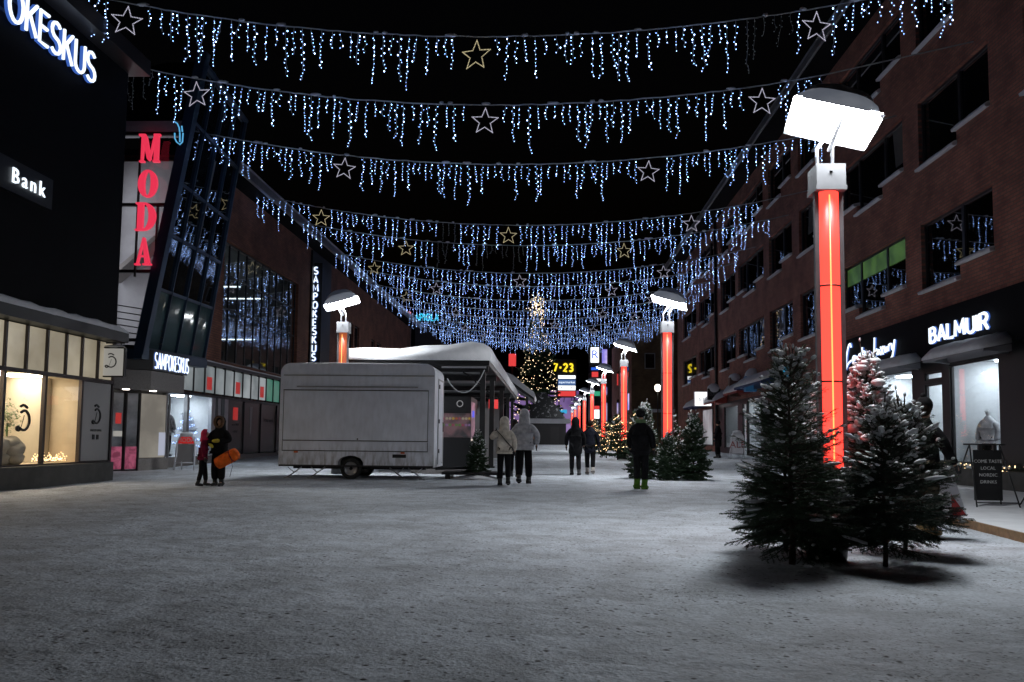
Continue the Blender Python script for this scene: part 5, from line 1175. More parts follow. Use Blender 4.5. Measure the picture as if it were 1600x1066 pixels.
def hut():
    Y = 88; g = gz(Y); root = thing('market_hut', 'black pitched-roof market hut dusted with snow in front of the tall Christmas tree', 'hut', (-.2, Y, g)); o_ = Vector((-.2, Y, g))
    xa, xb = -2.55, 2.15; ze = 3.0; ap = (-.75, Y+2.4, 6.3)
    w = MB(); w.box((xa+.3, Y+.3, g-.1), (xb-.3, Y+4.6, ze)); w.build('wall', 'black', root)
    r = MB(); c = [(xa, Y, ze), (xb, Y, ze), (xb, Y+4.9, ze), (xa, Y+4.9, ze)]
    tp = [(ap[0]-.5, ap[1]-.4, ap[2]), (ap[0]+.5, ap[1]-.4, ap[2]), (ap[0]+.5, ap[1]+.4, ap[2]), (ap[0]-.5, ap[1]+.4, ap[2])]
    r.add(c+tp, [(0, 1, 5, 4), (1, 2, 6, 5), (2, 3, 7, 6), (3, 0, 4, 7), (4, 5, 6, 7)], 0); M['tar'] = mat('black_shingles_with_snow_dust', (.02, .02, .02), .8)
    m, n, l, b = M['tar'], M['tar'].node_tree.nodes, M['tar'].node_tree.links, M['tar'].node_tree.nodes['Principled BSDF']
    t = n.new('ShaderNodeTexNoise'); t.inputs['Scale'].default_value = 2.6; t.inputs['Detail'].default_value = 8; t.inputs['Roughness'].default_value = .7; rp_ = n.new('ShaderNodeValToRGB'); rp_.color_ramp.elements[0].position = .56; rp_.color_ramp.elements[1].position = .68
    rp_.color_ramp.elements[0].color = (.01, .01, .012, 1); rp_.color_ramp.elements[1].color = (.55, .55, .58, 1); tc = n.new('ShaderNodeTexCoord'); l.new(tc.outputs['Object'], t.inputs[0]); l.new(t.outputs['Fac'], rp_.inputs[0]); l.new(rp_.outputs[0], b.inputs['Base Color'])
    rf = r.build('roof', 'tar', root)
    s = MB(); s.box((xa-.15, Y-.2, ze-.08), (xb+.15, Y+.15, ze+.42)); s.build('eave_snow', 'snow', rf, off=o_)
    d = MB(); d.box((.2, Y+.27, g), (1.1, Y+.299, 2.6)); d.build('door', 'graphite', root)
    lw = MB(); lw.box((-1.6, Y+.27, 1.3), (-1.1, Y+.299, 2.1)); lw.build('lit_hatch', emi_get('warm_hatch', (.75, .28, .08), .8), root)
hut()
# ------------------------------------------------------------------ far end of the street
def far_end():
    r = thing('far_building', 'dark building with a violet lit facade closing the street', 'building', (-10, 156, 1)); o_ = Vector((-10, 156, 1))
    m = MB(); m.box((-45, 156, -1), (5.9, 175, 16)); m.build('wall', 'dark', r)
    v = MB(); v.box((-8, 155.6, 1.0), (5.6, 155.98, 10.4)); v.build('violet_facade', emi_blotch('violet_lit_facade', (.14, .08, .24), (.34, .22, .50), .85, .16, .5), r)  # purple wash light on the wall put into the panel as emission
    g = MB()
    for k in range(9): g.bar((-7+k*1.4, 155.55, 8.2), (-6.6+k*1.4, 155.55, 10.9+(k % 3)*.5), .12, .12)
    g.build('bare_branches', 'bark', r)
    for (a, b, z, mt) in ((-1.5, 1.4, 6.0, 'greenneon'), (1.8, 3.4, 6.1, 'cyanlit'), (-4, -3, 6.6, 'redlit')):
        emi_get('greenneon', (.05, .45, .25), .8); q = MB(); q.box((a, 155.4, z), (b, 155.59, z+.7)); q.build('lit_sign', mt, r)
    t = thing('stacked_sign', 'stack of lit signs under yellow numerals ending in 7-23 at the far end', 'sign', (3, 130, 1))
    p = MB(); p.box((1.2, 130.2, 7.8), (4.3, 130.6, 13.8)); p.box((1.5, 130.3, 1), (1.7, 130.5, 7.8)); p.box((3.9, 130.3, 1), (4.1, 130.5, 7.8)); p.build('case', 'black', t)
    sign_letters(t, '7-23', (.75, 130, 11.9), (1, 0, 0), (0, 0, 1), 1.15, .17, width=2.95, gap=.35, face=emi_get('yellow_numerals', (.95, .70, .03), 1.3), nd=(0, -1, 0))
    for (z0, z1, mt, tx, tm) in ((10.75, 11.25, 'signwhite', '', 'black'), (9.75, 10.6, 'bluelit2', 'supermarket', 'neonwhite'), (8.95, 9.65, 'signwhite', 'KULTA', 'inkgrey'), (8.0, 8.8, 'redlit', '', 'black')):
        emi_get('bluelit2', (.08, .16, .38), .9); q = MB(); q.box((1.45, 130.0, z0), (4.15, 130.19, z1)); w = q.build('lit_panel', mt, t)
        if tx: text_mesh(tx, .62 if len(tx) < 8 else .5, 'writing', tm, w, (2.8, 129.97, (z0+z1)/2), (1, 0, 0), (0, 0, 1)).parent = t
    t = thing('sign_tower', 'tall tower of stacked white, red and blue lit signs near the farthest lamps', 'sign', (7.7, 132, 1))
    p = MB(); p.box((6.3, 132.2, 1), (10.2, 133, 16.4)); p.build('tower', 'black', t)
    for (x0, x1, z0, z1, mt) in ((6.6, 7.9, 13.5, 15.9, 'signwhite'), (8.4, 9.2, 13.3, 15.6, 'lilaclit'), (6.7, 8.0, 12.3, 12.7, 'bluelit'), (6.8, 7.8, 11.2, 12.0, 'redlit'), (6.4, 8.2, 10.5, 10.9, 'signwhite'), (8.4, 9.0, 9.9, 11.7, 'redlit'), (8.3, 9.2, 8.4, 9.6, 'lilaclit'), (6.4, 8.1, 8.2, 8.9, 'greenneon'),
                                (6.5, 8.0, 4.6, 6.0, 'signwhite'), (6.5, 8.0, 6.1, 6.6, 'redlit'), (8.3, 9.2, 4.2, 7.1, 'lilaclit')):
        q = MB(); q.box((x0, 131.9, z0), (x1, 132.19, z1)); w = q.build('lit_panel', mt, t)
    text_mesh('R', 1.9, 'writing', 'bluelit', t, (7.25, 131.86, 14.7), (1, 0, 0), (0, 0, 1))
    # corner building on the right
    r = thing('corner_building', 'plain brown building with one pale framed window facing down the street', 'building', (9.9, 100, .7)); o_ = Vector((9.9, 100, .7))
    m = MB(); m.box((9.9, 100.01, -.5), (30, 131, 15.5)); mp = lambda u, v, d: (u, 100+d, v); mm = MB(); wall_holes(mm, 9.9, 30, -.5, 15.5, [(11.55, 12.6, 9.9, 11.6)], mp, .009); mm.build('front_wall', 'brickF', r); m.build('side_wall', 'brick', r)
    f = MB()
    for (a, b) in (((11.45, 99.9, 9.8), (11.55, 99.99, 11.7)), ((12.6, 99.9, 9.8), (12.7, 99.99, 11.7)), ((11.551, 99.9, 9.8), (12.599, 99.99, 9.9)), ((11.551, 99.9, 11.6), (12.599, 99.99, 11.7))): f.box(a, b)
    w = f.build('window', 'panelgrey', r); g = MB(); g.box((11.55, 99.97, 9.9), (12.6, 100.0, 11.6)); g.build('pane', 'glassdark', w, off=o_)
    for i, y in enumerate((103, 108, 113, 118)):
        for z in (5, 9): q = MB(); q.box((9.82, y, z), (9.899, y+2.6, z+2)); q.build('window', 'lilaclit' if (z == 5 and i < 1) else 'glassdark', r)
    m = MB(); m.box((10.2, 99.85, 4.6), (15, 99.99, 4.85)); m.box((10.2, 99.6, 4.86), (15, 99.99, 4.98)); m.build('ledge', 'snow', r)
    # small globe lamp
    t = thing('wall_lamp', 'small white lantern lamp on a thin post before the plain brown building', 'lamp', (10.4, 80, gz(80)))
    p = MB(); p.tube([(10.4, 80, gz(80)), (10.4, 80, 5.9)], .05, 6); p.build('post', 'black', t); q = MB(); q.lathe([(.16, 5.95), (.26, 6.1), (.28, 6.45), (.12, 6.6)], (10.4, 80, 0), 12); q.build('lantern', emi_get('lantern_glass', (1, .93, .78), 5), t)
    for i, (x, y) in enumerate(((9.0, 92), (6.0, 118))):
        pass
far_end()

# ------------------------------------------------------------------ raised pavement, planter, boards on the right
pv = MB(); pv.prism([(5.3, 3, -.1), (12.3, 3, -.1), (12.3, 60, -.1), (11.2, 60, -.1), (10.9, 21.5, -.1), (7.05, 20.5, -.1), (6.45, 14.6, -.1)], (0, 0, .22)); pvo = structure(pv.build('pavement', 'snow'))
ed = MB()
for a, b in (((5.27, 3), (6.42, 14.6)), ((6.42, 14.6), (7.02, 20.55))): ed.bar((a[0], a[1], .055), (b[0], b[1], .055), .05, .13)
tag(rebase(ed.build('timber_edging', 'wood'), (6.4, 14.6, 0)), 'brown timber plank edging along the snowy raised pavement on the right', 'edging')
def planter():
    root = thing('planter', 'low grey planter strip with greenery and tiny warm lights under the big shop window', 'planter', (11.6, 21, .12))
    b = MB(); b.box((11.25, 16.8, .12), (11.98, 24.9, .58)); b.build('trough', 'concrete', root)
    rr = random.Random(5); n = MB(); s = MB(); l = MB()
    for i in range(2600):
        p = Vector((rr.uniform(11.25, 11.95), rr.uniform(16.8, 24.9), .58+abs(rr.gauss(0, .09)))); d = Vector((rr.gauss(0, 1), rr.gauss(0, 1), abs(rr.gauss(0, 1)))).normalized()*.07; w = d.cross(Vector((0, 0, 1)))*.12; n.add([p-w, p+w, p+d], [(0, 1, 2)])
    n.build('greenery', 'needle', root)
    for i in range(30): s.blob((rr.uniform(11.25, 11.9), rr.uniform(17, 24.8), .62+rr.uniform(0, .06)), (rr.uniform(.05, .12), rr.uniform(.06, .2), .04), 7, 4, jit=.2)
    s.build('snow_patches', 'snow', root)
    for i in range(46): l.octa((rr.uniform(11.2, 11.5), rr.uniform(17, 24.8), .60+rr.uniform(-.04, .12)), .018)
    l.build('fairy_lights', 'ledwarm', root)
planter()
def chalkboard():
    x, y = 8.05, 15.8; root = thing('chalkboard_stand', 'black chalkboard with faint handwriting hung on a splay-legged trestle', 'sign', (x, y, .12))
    f = MB(); zt = 1.24
    for dx in (-.36, .36):
        f.tube([(x+dx*.75, y, zt), (x+dx*1.05, y-.42, .12)], .014, 5); f.tube([(x+dx*.75, y, zt), (x+dx*1.35, y+.42, .12)], .014, 5)
    f.tube([(x-.38, y, zt), (x+.38, y, zt)], .014, 5); f.tube([(x-.36, y-.40, .2), (x+.38, y-.40, .2)], .01, 5); f.build('trestle', 'black', root)
    b = MB(); b.box((x-.25, y-.1, .22), (x+.25, y-.07, 1.14)); b.build('board', 'ink', root)
    h = MB(); h.box((x-.16, y-.12, 1.12), (x-.10, y-.06, 1.235)); h.box((x+.10, y-.12, 1.12), (x+.16, y-.06, 1.235)); h.build('hook', 'black', root)
    M['chalk'] = mat('white_chalk', (.45, .45, .45), .9)
    for i, t in enumerate(('COME TASTE', 'LOCAL', 'NORDIC', 'DRINKS')): text_mesh(t, .085, 'writing', 'chalk', root, (x, y-.105, .93-i*.125), (1, 0, 0), (0, 0, 1), .001)
chalkboard()
def trestle2():
    x, y = 9.15, 15.6; root = thing('trestle', 'bare black splayed trestle at the right edge beside the chalkboard', 'trestle', (x, y, .12)); f = MB()
    for dx in (-.3, .3): f.tube([(x+dx*.6, y, .8), (x+dx*1.3, y-.4, .12)], .014, 5); f.tube([(x+dx*.6, y, .8), (x+dx*1.3, y+.4, .12)], .014, 5)
    f.build('legs', 'black', root); g = MB(); g.box((x-.4, y-.2, .8), (x+.5, y+.2, .83)); g.build('shelf', 'black', root)
trestle2()
def a_board(x, y, w, h, label, top_mat, face_mat, txt, tm, snow, panel):
    g = gz(y); root = thing('sandwich_board', label, 'sign', (x, y, g)); n = 12; r_ = w/2
    pts = [(x-r_, h-r_), (x-r_, .28)]; out = [(x+r_*math.cos(R(180-180*k/n)), g+h-r_+r_*math.sin(R(180-180*k/n))) for k in range(n+1)]
    f = MB(); f.tube([(x-r_-.04, y-.1, g), (x-r_, y, g+h-r_)]+[(a, y, b) for a, b in out[1:-1]]+[(x+r_, y, g+h-r_), (x+r_+.04, y-.1, g)], .03, 6); f.tube([(x-r_-.04, y+.5, g), (x-r_+.1, y+.04, g+h-.15)], .02, 5); f.tube([(x+r_+.04, y+.5, g), (x+r_-.1, y+.04, g+h-.15)], .02, 5)
    f.tube([(x-r_-.02, y-.07, g+.26), (x+r_+.02, y-.07, g+.26)], .02, 5); f.build('frame', 'white', root)
    t = MB(); t.prism([(a, y-.01, b) for a, b in out], (0, .03, 0)); t.build('header', top_mat, root)
    p = MB(); p.prism([(x-r_+.03, y-.07, g+.3), (x+r_-.03, y-.07, g+.3), (x+r_-.03, y-.012, g+h-r_-.02), (x-r_+.03, y-.012, g+h-r_-.02)], (0, .02, 0)); p.build('poster', face_mat, root)
    if txt: text_mesh(txt, .20 if panel else .5, 'writing', tm, root, (x, y-.03 if panel else y-.06, g+h-r_*.62 if panel else g+h*.52), (1, 0, 0), (0, 0, 1))
    if snow: s = MB(); s.blob((x, y, g+h), (r_*.8, .1, .09), 12, 6, jit=.05); s.build('snow_cap', 'snow', root)
a_board(-12.45, 28.2, .62, 1.22, 'white sandwich board with a red rounded top beside the lit clothes window', 'redfilm', 'panelgrey', 'MODA', 'white', True, True)
a_board(9.95, 44.5, .64, 1.42, 'white sandwich board capped with snow reading ALE before the right-hand shops', 'snow', 'white', 'ALE', mat('faded_red_ink', (.35, .12, .12), .7), True, False)
# ------------------------------------------------------------------ people
def skin_obj(name, vs, es, rad, mt, root, sub=2, rootv=0):
    me = bpy.data.meshes.new('t'); me.from_pydata([tuple(v) for v in vs], es, []); o = bpy.data.objects.new('t', me); COL.objects.link(o)
    sk = o.modifiers.new('Skin', 'SKIN'); sk.use_smooth_shade = True; sk.branch_smoothing = .6
    if not me.skin_vertices: 
        bm = bmesh.new(); bm.from_mesh(me); bm.verts.layers.skin.verify(); bm.to_mesh(me); bm.free()
    for i, r in enumerate(rad):
        d = me.skin_vertices[0].data[i]; d.radius = r if isinstance(r, tuple) else (r, r); d.use_root = (i == rootv)
    s = o.modifiers.new('S', 'SUBSURF'); s.levels = sub; s.render_levels = sub
    dg = bpy.context.evaluated_depsgraph_get(); me2 = bpy.data.meshes.new_from_object(o.evaluated_get(dg)); bpy.data.objects.remove(o); me2.name = name
    me2.materials.clear(); me2.materials.append(M[mt] if isinstance(mt, str) else mt)
    for p in me2.polygons: p.use_smooth = True; p.material_index = 0
    ob = bpy.data.objects.new(name, me2); COL.objects.link(ob); ob.parent = root; return ob
def person(label, loc, h, rz, stride=(.12, -.14), arms=None, coat='black', coatlen=.80, puff=1.0, trousers='black', boots='black', hat=None, hair='darkhair', hood=None, gloves='black', mitten=None, scarf=None, loose=1.0, boot_h=.2, lean=0, group=None, headrz=0, bootfat=1.0, fur=None):
    root = thing('person', label, 'person', (0, 0, 0), group); s = h/1.75; V = lambda x, y, z: Vector((x*s, (y+lean*max(0, z-.9))*s, z*s))
    arms = arms or (((-.27, .0, 1.15), (-.27, .08, .90)), ((.27, .0, 1.15), (.27, .08, .90)))
    fl, fr_ = stride
    def leg(sgn, f):
        lift = .06 if f < -.18 else 0
        return [V(.085*sgn, 0, .92), V(.10*sgn, f*.45+.03+(.05 if f < -.1 else 0), .50), V(.10*sgn, f, .10+lift), V(.115*sgn, f+.15, .045)]
    L, Rg = leg(-1, fl), leg(1, fr_)
    vs = [V(0, 0, .96), V(0, 0, 1.14), V(0, 0, 1.34), V(0, 0, 1.43), V(0, .01, 1.535), V(0, .02, 1.60), V(0, .02, 1.67), V(0, .0, 1.725)]
    rad = [(.13, .10), (.12, .09), (.125, .09), (.06, .05), .045, (.066, .08), (.074, .092), (.05, .06)]; es = [(i, i+1) for i in range(7)]
    def addch(start, pts, rs):
        a = start
        for p, r in zip(pts, rs): vs.append(p); rad.append(r); es.append((a, len(vs)-1)); a = len(vs)-1
        return a
    for lg in (L, Rg): addch(0, lg, [.085, .06, .035, .02])
    for sg, (el, wr) in zip((-1, 1), arms):
        sh = V(.16*sg, 0, 1.38); E_, W_ = V(*el), V(*wr); a = addch(3, [sh, E_, W_], [.042, .036, .026]); d = (W_-E_).normalized(); palm = W_+d*.07*s; a = addch(a, [palm], [(.036, .018)])
        sd = d.cross(Vector((0, 1, 0))); sd = sd.normalized() if sd.length > .1 else Vector((0, 1, 0)); sd = d.cross(sd).normalized()
        for k, ln in enumerate((.055, .066, .060, .046)):
            o = palm+sd*((k-1.5)*.021*s); addch(a, [o+d*ln*.55*s, o+d*ln*1.15*s+sd.cross(d)*.012*s], [.009, .007])
        addch(a-0, [palm-d*.03*s-sd*.04*s, palm+d*.012*s-sd*.058*s], [.010, .008])
    addch(6, [V(0, .105, 1.635)], [.016])
    body = skin_obj('body', vs, es, [tuple(q*s for q in r) if isinstance(r, tuple) else r*s for r in rad], 'skin', root)
    # trousers
    tv = [V(0, 0, .97)]; te = []; tr = [(.145, .115)]
    for sg, lg in ((-1, L), (1, Rg)):
        a = 0
        for p, r in zip([lg[0], lg[0].lerp(lg[1], .5), lg[1], lg[1].lerp(lg[2], .55), lg[2]+Vector((0, 0, .05*s))], [.105, .098, .082*loose, .078*loose, .070*loose]): tv.append(p); tr.append(r); te.append((a, len(tv)-1)); a = len(tv)-1
    skin_obj('trousers', tv, te, [tuple(q*s for q in r) if isinstance(r, tuple) else r*s for r in tr], trousers, root)
    for lg in (L, Rg):
        a, b = lg[2], lg[3]; k = bootfat; up = (lg[1]-lg[2]).normalized()
        skin_obj('boot', [a+up*boot_h*s, a+Vector((0, 0, -.0)), a+Vector((0, -.03, -.045))*s, a+Vector((0, .08, -.04))*s, b+Vector((0, .02, -.005))*s], [(0, 1), (1, 2), (2, 3), (3, 4)], [.068*s*k, .062*s*k, .052*s*k, .050*s*k, (.045*s*k, .036*s*k)], boots, root, rootv=1)
    # coat: torso rings + sleeves in one surface
    cz = [coatlen+.0, (coatlen+1.0)/2, 1.02, 1.16, 1.34, 1.43, 1.50, 1.55]; p_ = puff
    cw = [(.215, .165), (.205, .155), (.19, .145), (.185, .14), (.20, .15), (.15, .125), (.085, .08), (.072, .072)]
    cv = [V(0, 0, z) for z in cz]; cr = [tuple(q*p_ for q in w) for w in cw]; ce = [(i, i+1) for i in range(7)]
    for sg, (el, wr) in zip((-1, 1), arms):
        a = 4
        E_, W_ = V(*el), V(*wr)
        for p, r in zip([V(.16*sg, 0, 1.40), V(.16*sg, 0, 1.40).lerp(E_, .5), E_, E_.lerp(W_, .5), W_], [.098, .084, .072, .064, .057]): cv.append(p); cr.append(r*p_); ce.append((a, len(cv)-1)); a = len(cv)-1
    skin_obj('coat', cv, ce, [tuple(q*s for q in r) if isinstance(r, tuple) else r*s for r in cr], coat, root, rootv=2)
    hd = V(0, .01, 1.645)
    def blobpart(nm, mt, cc, rd, cut=None):
        m = MB(); m.blob(cc, [r*s for r in rd], 16, 10)
        m.build(nm, mt, root, off=(0, 0, 0))
    if hood:
        hm = MB(); n = 16; rings = []
        for k, (z, rx, ry, dy) in enumerate(((1.40, .15, .13, -.02), (1.48, .135, .125, -.02), (1.56, .125, .125, -.02), (1.66, .128, .135, -.02), (1.74, .105, .115, -.02), (1.79, .055, .06, -.03), (1.80, .004, .004, -.03))):
            for q in range(n):
                a = 2*math.pi*q/n; y = ry*math.sin(a)+dy
                if 1.52 < z < 1.76 and math.sin(a) > .55: y -= .10*(math.sin(a)-.3)
                hm.v.append(V(rx*math.cos(a), y, z))
        for i in range(6):
            for q in range(n):
                if 2 <= i <= 3 and 2 <= q <= 5 : continue
                hm.f.append([i*n+q, i*n+(q+1) % n, (i+1)*n+(q+1) % n, (i+1)*n+q]); hm.mi.append(0); hm.sm.append(True)
        hm.build('hood', hood, root, off=(0, 0, 0))
        if fur:
            fm = MB(); fm.tube([V(.115*math.cos(R(a)), .085, 1.645+.135*math.sin(R(a))) for a in range(0, 360, 24)], .035*s, 6, closed=True); fm.build('fur_trim', fur, root, off=(0, 0, 0))
    if hat == 'beanie': blobpart('hat', 'hatblack', V(0, 0, 1.70), (.105, .115, .105)); 
    elif hat == 'bobble': blobpart('hat', 'hatblack', V(0, 0, 1.71), (.10, .11, .115)); blobpart('bobble', 'hatblack', V(0, -.02, 1.83), (.035, .035, .035))
    elif hat: blobpart('hat', hat, V(0, 0, 1.70), (.105, .115, .10))
    if hair and not hood: blobpart('hair', hair, V(0, -.025, 1.66), (.098, .098, .105))
    if scarf: 
        m = MB(); m.tube([V(.085*math.cos(R(a)), .08*math.sin(R(a)), 1.52) for a in range(0, 360, 30)], .045*s, 7, closed=True); m.build('scarf', scarf, root, off=(0, 0, 0))
    if mitten:
        for (el, wr) in arms:
            E_, W_ = V(*el), V(*wr); d = (W_-E_).normalized(); x = d.orthogonal().normalized(); y = d.cross(x); rot = Matrix((x, y, d)).transposed()
            m = MB(); m.blob(W_+d*.07*s, (.058*s, .042*s, .105*s), 12, 8, rot=rot); m.blob(W_+d*.05*s+x*.055*s, (.02*s, .02*s, .045*s), 8, 6, rot=rot); m.build('mitten', mitten, root, off=(0, 0, 0))
    else:
        for (el, wr), sg in zip(arms, (-1, 1)):
            E_, W_ = V(*el), V(*wr); d = (W_-E_).normalized(); vs2 = [W_+d*.0, W_+d*.07*s]; es2 = [(0, 1)]; rd2 = [.036*s, (.042*s, .024*s)]
            sd = d.cross(Vector((0, 1, 0))); sd = sd.normalized() if sd.length > .1 else Vector((0, 1, 0)); sd = d.cross(sd).normalized(); palm = vs2[1]
            for k, ln in enumerate((.055, .066, .060, .046)):
                o = palm+sd*((k-1.5)*.022*s); vs2 += [o+d*ln*.55*s, o+d*ln*1.25*s+sd.cross(d)*.012*s]; es2 += [(1, len(vs2)-2), (len(vs2)-2, len(vs2)-1)]; rd2 += [.0125*s, .011*s]
            vs2 += [palm-d*.03*s-sd*.04*s, palm+d*.015*s-sd*.06*s]; es2 += [(1, len(vs2)-2), (len(vs2)-2, len(vs2)-1)]; rd2 += [.013*s, .012*s]
            skin_obj('glove', vs2, es2, rd2, gloves, root, sub=1)
    for sg in (-1, 1):
        m = MB(); m.blob(V(.032*sg, .098, 1.655), (.011*s, .006*s, .008*s), 6, 4); m.build('eye', 'ink', root, off=(0, 0, 0))
    m = MB(); m.blob(V(0, .100, 1.595), (.024*s, .006*s, .006*s), 6, 4); m.build('mouth', mat_get('lips', (.25, .08, .07)), root, off=(0, 0, 0))
    root.location = loc; root.rotation_euler = (0, 0, rz); return root, s
def mat_get(k, c, r=.7, **kw):
    if k not in M: M[k] = mat(k, c, r, **kw)
    return M[k]
for k, c in (('blackcoat', (.012, .012, .014)), ('creamcoat', (.52, .47, .41)), ('greycoat', (.36, .36, .39)), ('darkred', (.16, .012, .035)), ('pink', (.50, .03, .08)), ('blacktr', (.012, .012, .014)), ('hatblack', (.014, .014, .015)), ('darkhair', (.03, .02, .015)), ('fur', (.12, .07, .045)),
             ('yellow', (.55, .45, .06)), ('orange', (.72, .13, .02)), ('green', (.06, .13, .02)), ('greenscarf', (.10, .16, .08)), ('whiteboot', (.55, .53, .50)), ('brownboot', (.20, .13, .06)), ('camo', (.07, .06, .04)), ('navy', (.02, .022, .035))): M[k] = mat(k+'_cloth', tuple(q*(.7 if max(c) < .05 else 1) for q in c), .9, var=.3, vscale=9, bump=.7, bscale=16, spec=.12)
def at(x, Y): p = sy(x, 700, Y); return (p.x, Y, gz(Y))
PI = math.pi
person('child in a dark red coat and pink hood leaning against the adult with yellow mittens', at(317, 20.4), 1.38, R(-70), (.12, -.10), coat='darkred', coatlen=.78, trousers='blacktr', boots='black', hood='pink', hair=None, gloves='black', puff=1.05, lean=.10)
adult, sA = person('adult in black winter clothes with fur hood, wearing yellow mittens and facing the camera', at(343, 20.5), 1.70, R(176), (.05, -.02), arms=(((-.30, .04, 1.16), (-.09, .24, 1.16)), ((.30, .04, 1.16), (.12, .25, 1.06))), coat='blackcoat', coatlen=.80, trousers='blacktr', hood='blackcoat', hair=None, fur='fur', mitten='yellow', puff=1.12, loose=1.25)
def sled():
    m = MB(); c = Vector(at(357, 20.3)); d = Vector((.80, -.1, .42)).normalized(); a0 = c+Vector((-.26, 0, .57)); pts = [a0+d*.56*i/8 for i in range(9)]
    o = MB(); 
    for rr_ in (.155, .11, .065): o.tube(pts, [rr_*q for q in (.93, 1, 1, .98, 1, 1, .98, 1, .9)], 14)
    root = thing('rolled_sled', 'orange rolled plastic sled tucked under the arm of the adult in black', 'sled', tuple(a0))
    o.build('roll', 'orange', root); s = MB(); s.tube([a0+d*.46+Vector((0, -.16, -.02)), a0+d*.5+Vector((0.02, -.17, -.3)), a0+d*.46+Vector((0, -.17, -.52))], .006, 4); s.build('cord', 'black', root)
    b = MB(); b.tube([a0+d*.42+Vector((0, .158*math.cos(R(a)), 0))+d.cross(Vector((0, 1, 0)))*.158*math.sin(R(a)) for a in range(0, 360, 30)], .012, 5, closed=True); b.build('strap', 'darkred', root)
sled()
GW = 'people walking away up the street'
cream, sc_ = person('person in a cream puffy hooded coat with a thin black crossbody strap, walking away', at(788, 22.1), 1.80, R(4), (.12, -.20), arms=(((-.34, .04, 1.22), (-.24, .16, 1.40)), ((.26, .0, 1.15), (.27, .06, .90))), coat='creamcoat', coatlen=.82, puff=1.12, trousers='blacktr', hood='creamcoat', hair=None, group=GW)
st = MB(); st.tube([(-.20*1.03, -.10, 1.47), (-.10, -.205, 1.36), (.08, -.205, 1.15), (.22, -.12, 1.0), (.26, .0, .92)], .014, 5); st.build('strap', 'black', cream, off=(0, 0, 0))
person('tall person in a pale grey hooded puffer jacket, walking away beside the cream coat', at(819, 22.9), 2.02, R(-3), (-.22, .20), arms=(((-.29, .0, 1.15), (-.27, .1, .92)), ((.31, .0, 1.16), (.29, .08, .94))), coat='greycoat', coatlen=.90, puff=1.22, trousers='blacktr', hood='greycoat', hair=None, loose=1.2, group=GW)
person('dark-clothed person mostly hidden between the cream coat and the grey jacket', at(804, 26.4), 1.78, R(0), (.12, -.1), coat='blackcoat', coatlen=.8, trousers='blacktr', hat='beanie', hair='darkhair', group=GW)
person('person in a long black coat with long dark hair, left of the walking couple', at(899, 27.9), 1.90, R(3), (.12, -.14), coat='blackcoat', coatlen=.58, puff=1.10, trousers='blacktr', hood='blackcoat', hair=None, group=GW)
person('person in a dark coat wearing white boots, right of the walking couple', at(922, 28.5), 1.84, R(-6), (.20, -.24), coat='navy', coatlen=.68, puff=.98, trousers='blacktr', boots='whiteboot', hair='darkhair', boot_h=.30, bootfat=1.1, group=GW)
person('person in a long dark parka with bright green rubber boots and a dark hat', at(1001, 21.5), 2.0, R(-25), (.05, -.03), coat='blackcoat', coatlen=.72, puff=1.10, trousers='blacktr', boots='green', boot_h=.36, bootfat=1.15, hat='beanie', hair=None, scarf='greenscarf', group=GW)
pr, s9 = person('person in black with a bobble hat stepping past the right side of the big spruces', at(1446, 11.3), 1.80, R(-62), (.22, -.24), arms=(((-.24, -.03, 1.16), (-.22, .06, .93)), ((.25, .06, 1.15), (.26, .20, .95))), coat='blackcoat', coatlen=.84, trousers='camo', boots='brownboot', hat='bobble', hair='darkhair')
def tote():
    Y = 11.25; q = [sy(x, y, Y) for x, y in ((1466, 752), (1494, 754), (1511, 806), (1478, 811))]; root = thing('shopping_bag', 'white and red paper shopping bag held by the person right of the spruces', 'bag', tuple(q[3]))
    m = MB(); m.prism(q, (0, .10, 0)); m.build('bag', 'white', root)
    r = MB(); t = [sy(x, y, Y-.004) for x, y in ((1486, 772), (1510, 805), (1488, 807))]; r.prism(t, (0, .003, 0)); r.build('red_print', mat('red_print', (.35, .02, .02), .6), root)
    h = MB(); h.tube([sy(1472, 753, Y+.05), sy(1478, 744, Y+.05), sy(1486, 745, Y+.05), sy(1490, 754, Y+.05)], .006, 5); h.build('handle', 'white', root)
tote()
person('person in a long black coat by the far shop doors next to the sandwich board', at(1122, 45), 1.98, R(60), (.03, -.03), coat='blackcoat', coatlen=.50, puff=1.12, trousers='blacktr', hat='beanie', hair=None)
# mannequins behind glass
M['manneq'] = mat('white_mannequin', (.6, .6, .62), .5); M['camojacket'] = mat('patterned_jacket', (.16, .16, .17), .8, var=.8, vscale=9); M['silverjacket'] = mat('silver_puffer', (.42, .42, .45), .45, var=.3, vscale=6)
def mannequin(label, loc, h, rz, jk, hatm, tr='blacktr'):
    root, s = person(label, loc, h, rz, (.02, -.02), coat=jk, coatlen=.85, puff=1.15, trousers=tr, hat=hatm, hair=None, gloves='manneq'); root.name = 'mannequin'; root['category'] = 'mannequin'
    for c in root.children:
        if c.name.split('.')[0] == 'body': c.data.materials[0] = M['manneq']
    return root
mannequin('shop mannequin in a silver puffer jacket behind the big right-hand window', (13.0, sx(1543, 600, 13.0).y, .32), 2.0, R(120), 'silverjacket', None)
mannequin('mannequin in a patterned jacket, left one of the pair in the mall window', (-14.1, 29.9, .46), 1.80, R(240), 'camojacket', 'hatblack')
mannequin('mannequin in a plain grey jacket, right one of the pair in the mall window', (-14.3, 30.6, .46), 1.88, R(240), 'greycoat', 'hatblack')
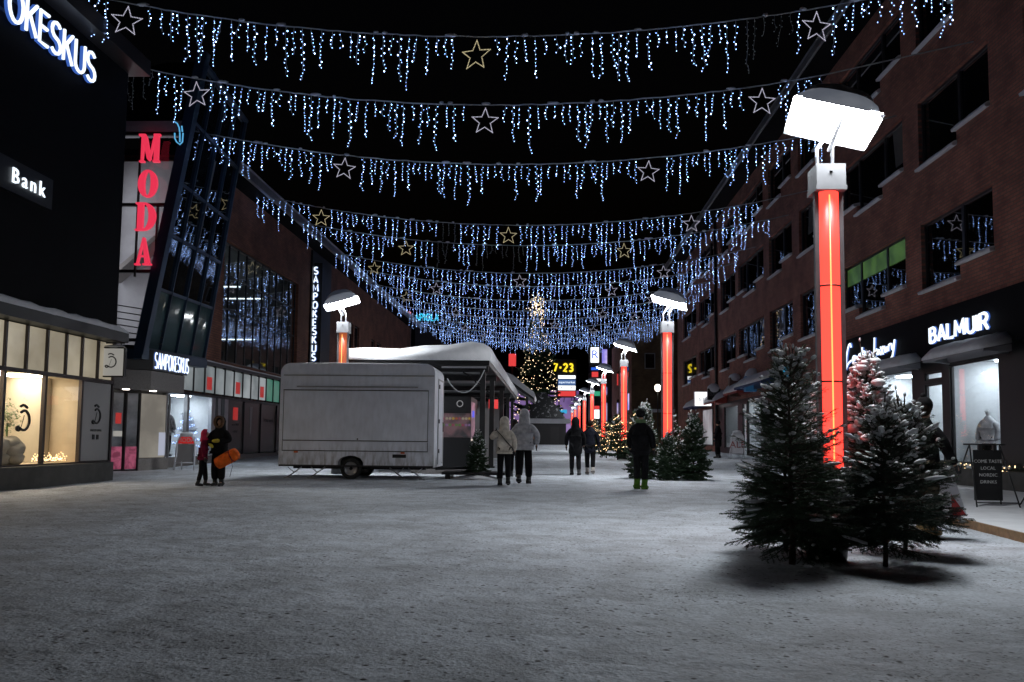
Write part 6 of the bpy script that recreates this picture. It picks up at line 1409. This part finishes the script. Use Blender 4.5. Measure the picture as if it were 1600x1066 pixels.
# props in the cream shop window
pl = thing('potted_plant', 'leafy green plant behind the cream shop window at far left', 'plant', (-12.9, 19.35, .55)); m = MB(); m.lathe([(.12, 0), (.16, .3)], (-12.9, 19.35, .55), 12); m.build('pot', 'cream', pl)
m = MB(); rr = random.Random(3); m.tube([(-12.9, 19.35, .8), (-12.88, 19.3, 1.5)], .02, 5)
for i in range(420):
    p = Vector((-12.9+rr.gauss(0, .13), 19.3+rr.gauss(0, .16), 1.62+rr.gauss(0, .17))); d = Vector((rr.gauss(0, 1), rr.gauss(0, 1), rr.gauss(0, .6))).normalized()*.09; w = d.cross(Vector((0, 0, 1)))*.3; m.quad(p, p+d*.5+w, p+d, p+d*.5-w)
m.build('foliage', mat('leaf_green', (.10, .20, .04), .5, var=.4), pl)
m = MB(); rr = random.Random(9)
for i in range(16): m.blob((-12.75+rr.uniform(-.1, .15), 18.9+rr.gauss(0, .35), .62+rr.uniform(0, .45)), (.2, .24, .17), 10, 7, jit=.12)
tag(rebase(m.build('fur_throw', mat('white_fur', (.6, .55, .45), .95, bump=1, bscale=60)), (-12.7, 18.9, .55)), 'heap of white fluffy fur in the cream shop window', 'fur throw')
m = MB()
for i in range(150): m.octa((-12.45+rr.uniform(-.15, .1), rr.uniform(19.8, 21.05), .58+abs(rr.gauss(0, .07))), .014, 1)
m.tube([(-12.4+.06*math.sin(i*1.7), 19.8+i*.05, .60+.03*math.sin(i*2.3)) for i in range(26)], .006, 4, 0)
tag(rebase(m.build('fairy_light_string', ['cable', 'ledwarm']), (-12.4, 20.4, .56)), 'heap of warm fairy lights along the bottom of the cream shop window', 'fairy lights')
wt = thing('window_tree', 'white decorated artificial tree glowing in the mall clothes window', 'artificial tree', (-14.3, 32.4, .46))
T, N, S, nd = spruce_parts(2.0, .5, 91, detail=.35, snow=.2, nlen=.06, nw=.02); T.build('trunk', 'alu', wt, off=(0, 0, 0)); M['tinsel'] = mat('white_tinsel', (.7, .72, .75), .4); N.build('crown', 'tinsel', wt, off=(0, 0, 0)); fairy(wt, 2.0, .5, 90, 6, .02, mt='led')

_p = thing('red_sign', 'small red lit square sign just left of the tall Christmas tree', 'sign', tuple(sy(801, 572, 112)))
_a, _b = sy(795, 553, 112), sy(806, 572, 112); _m = MB(); _m.box((_a.x, 112, _b.z), (_b.x, 112.3, _a.z)); _m.build('lit_face', 'redlit', _p)
_m = MB(); _m.tube([((_a.x+_b.x)/2, 112.15, gz(112)), ((_a.x+_b.x)/2, 112.15, _b.z)], .12, 8); _m.build('post', 'black', _p)
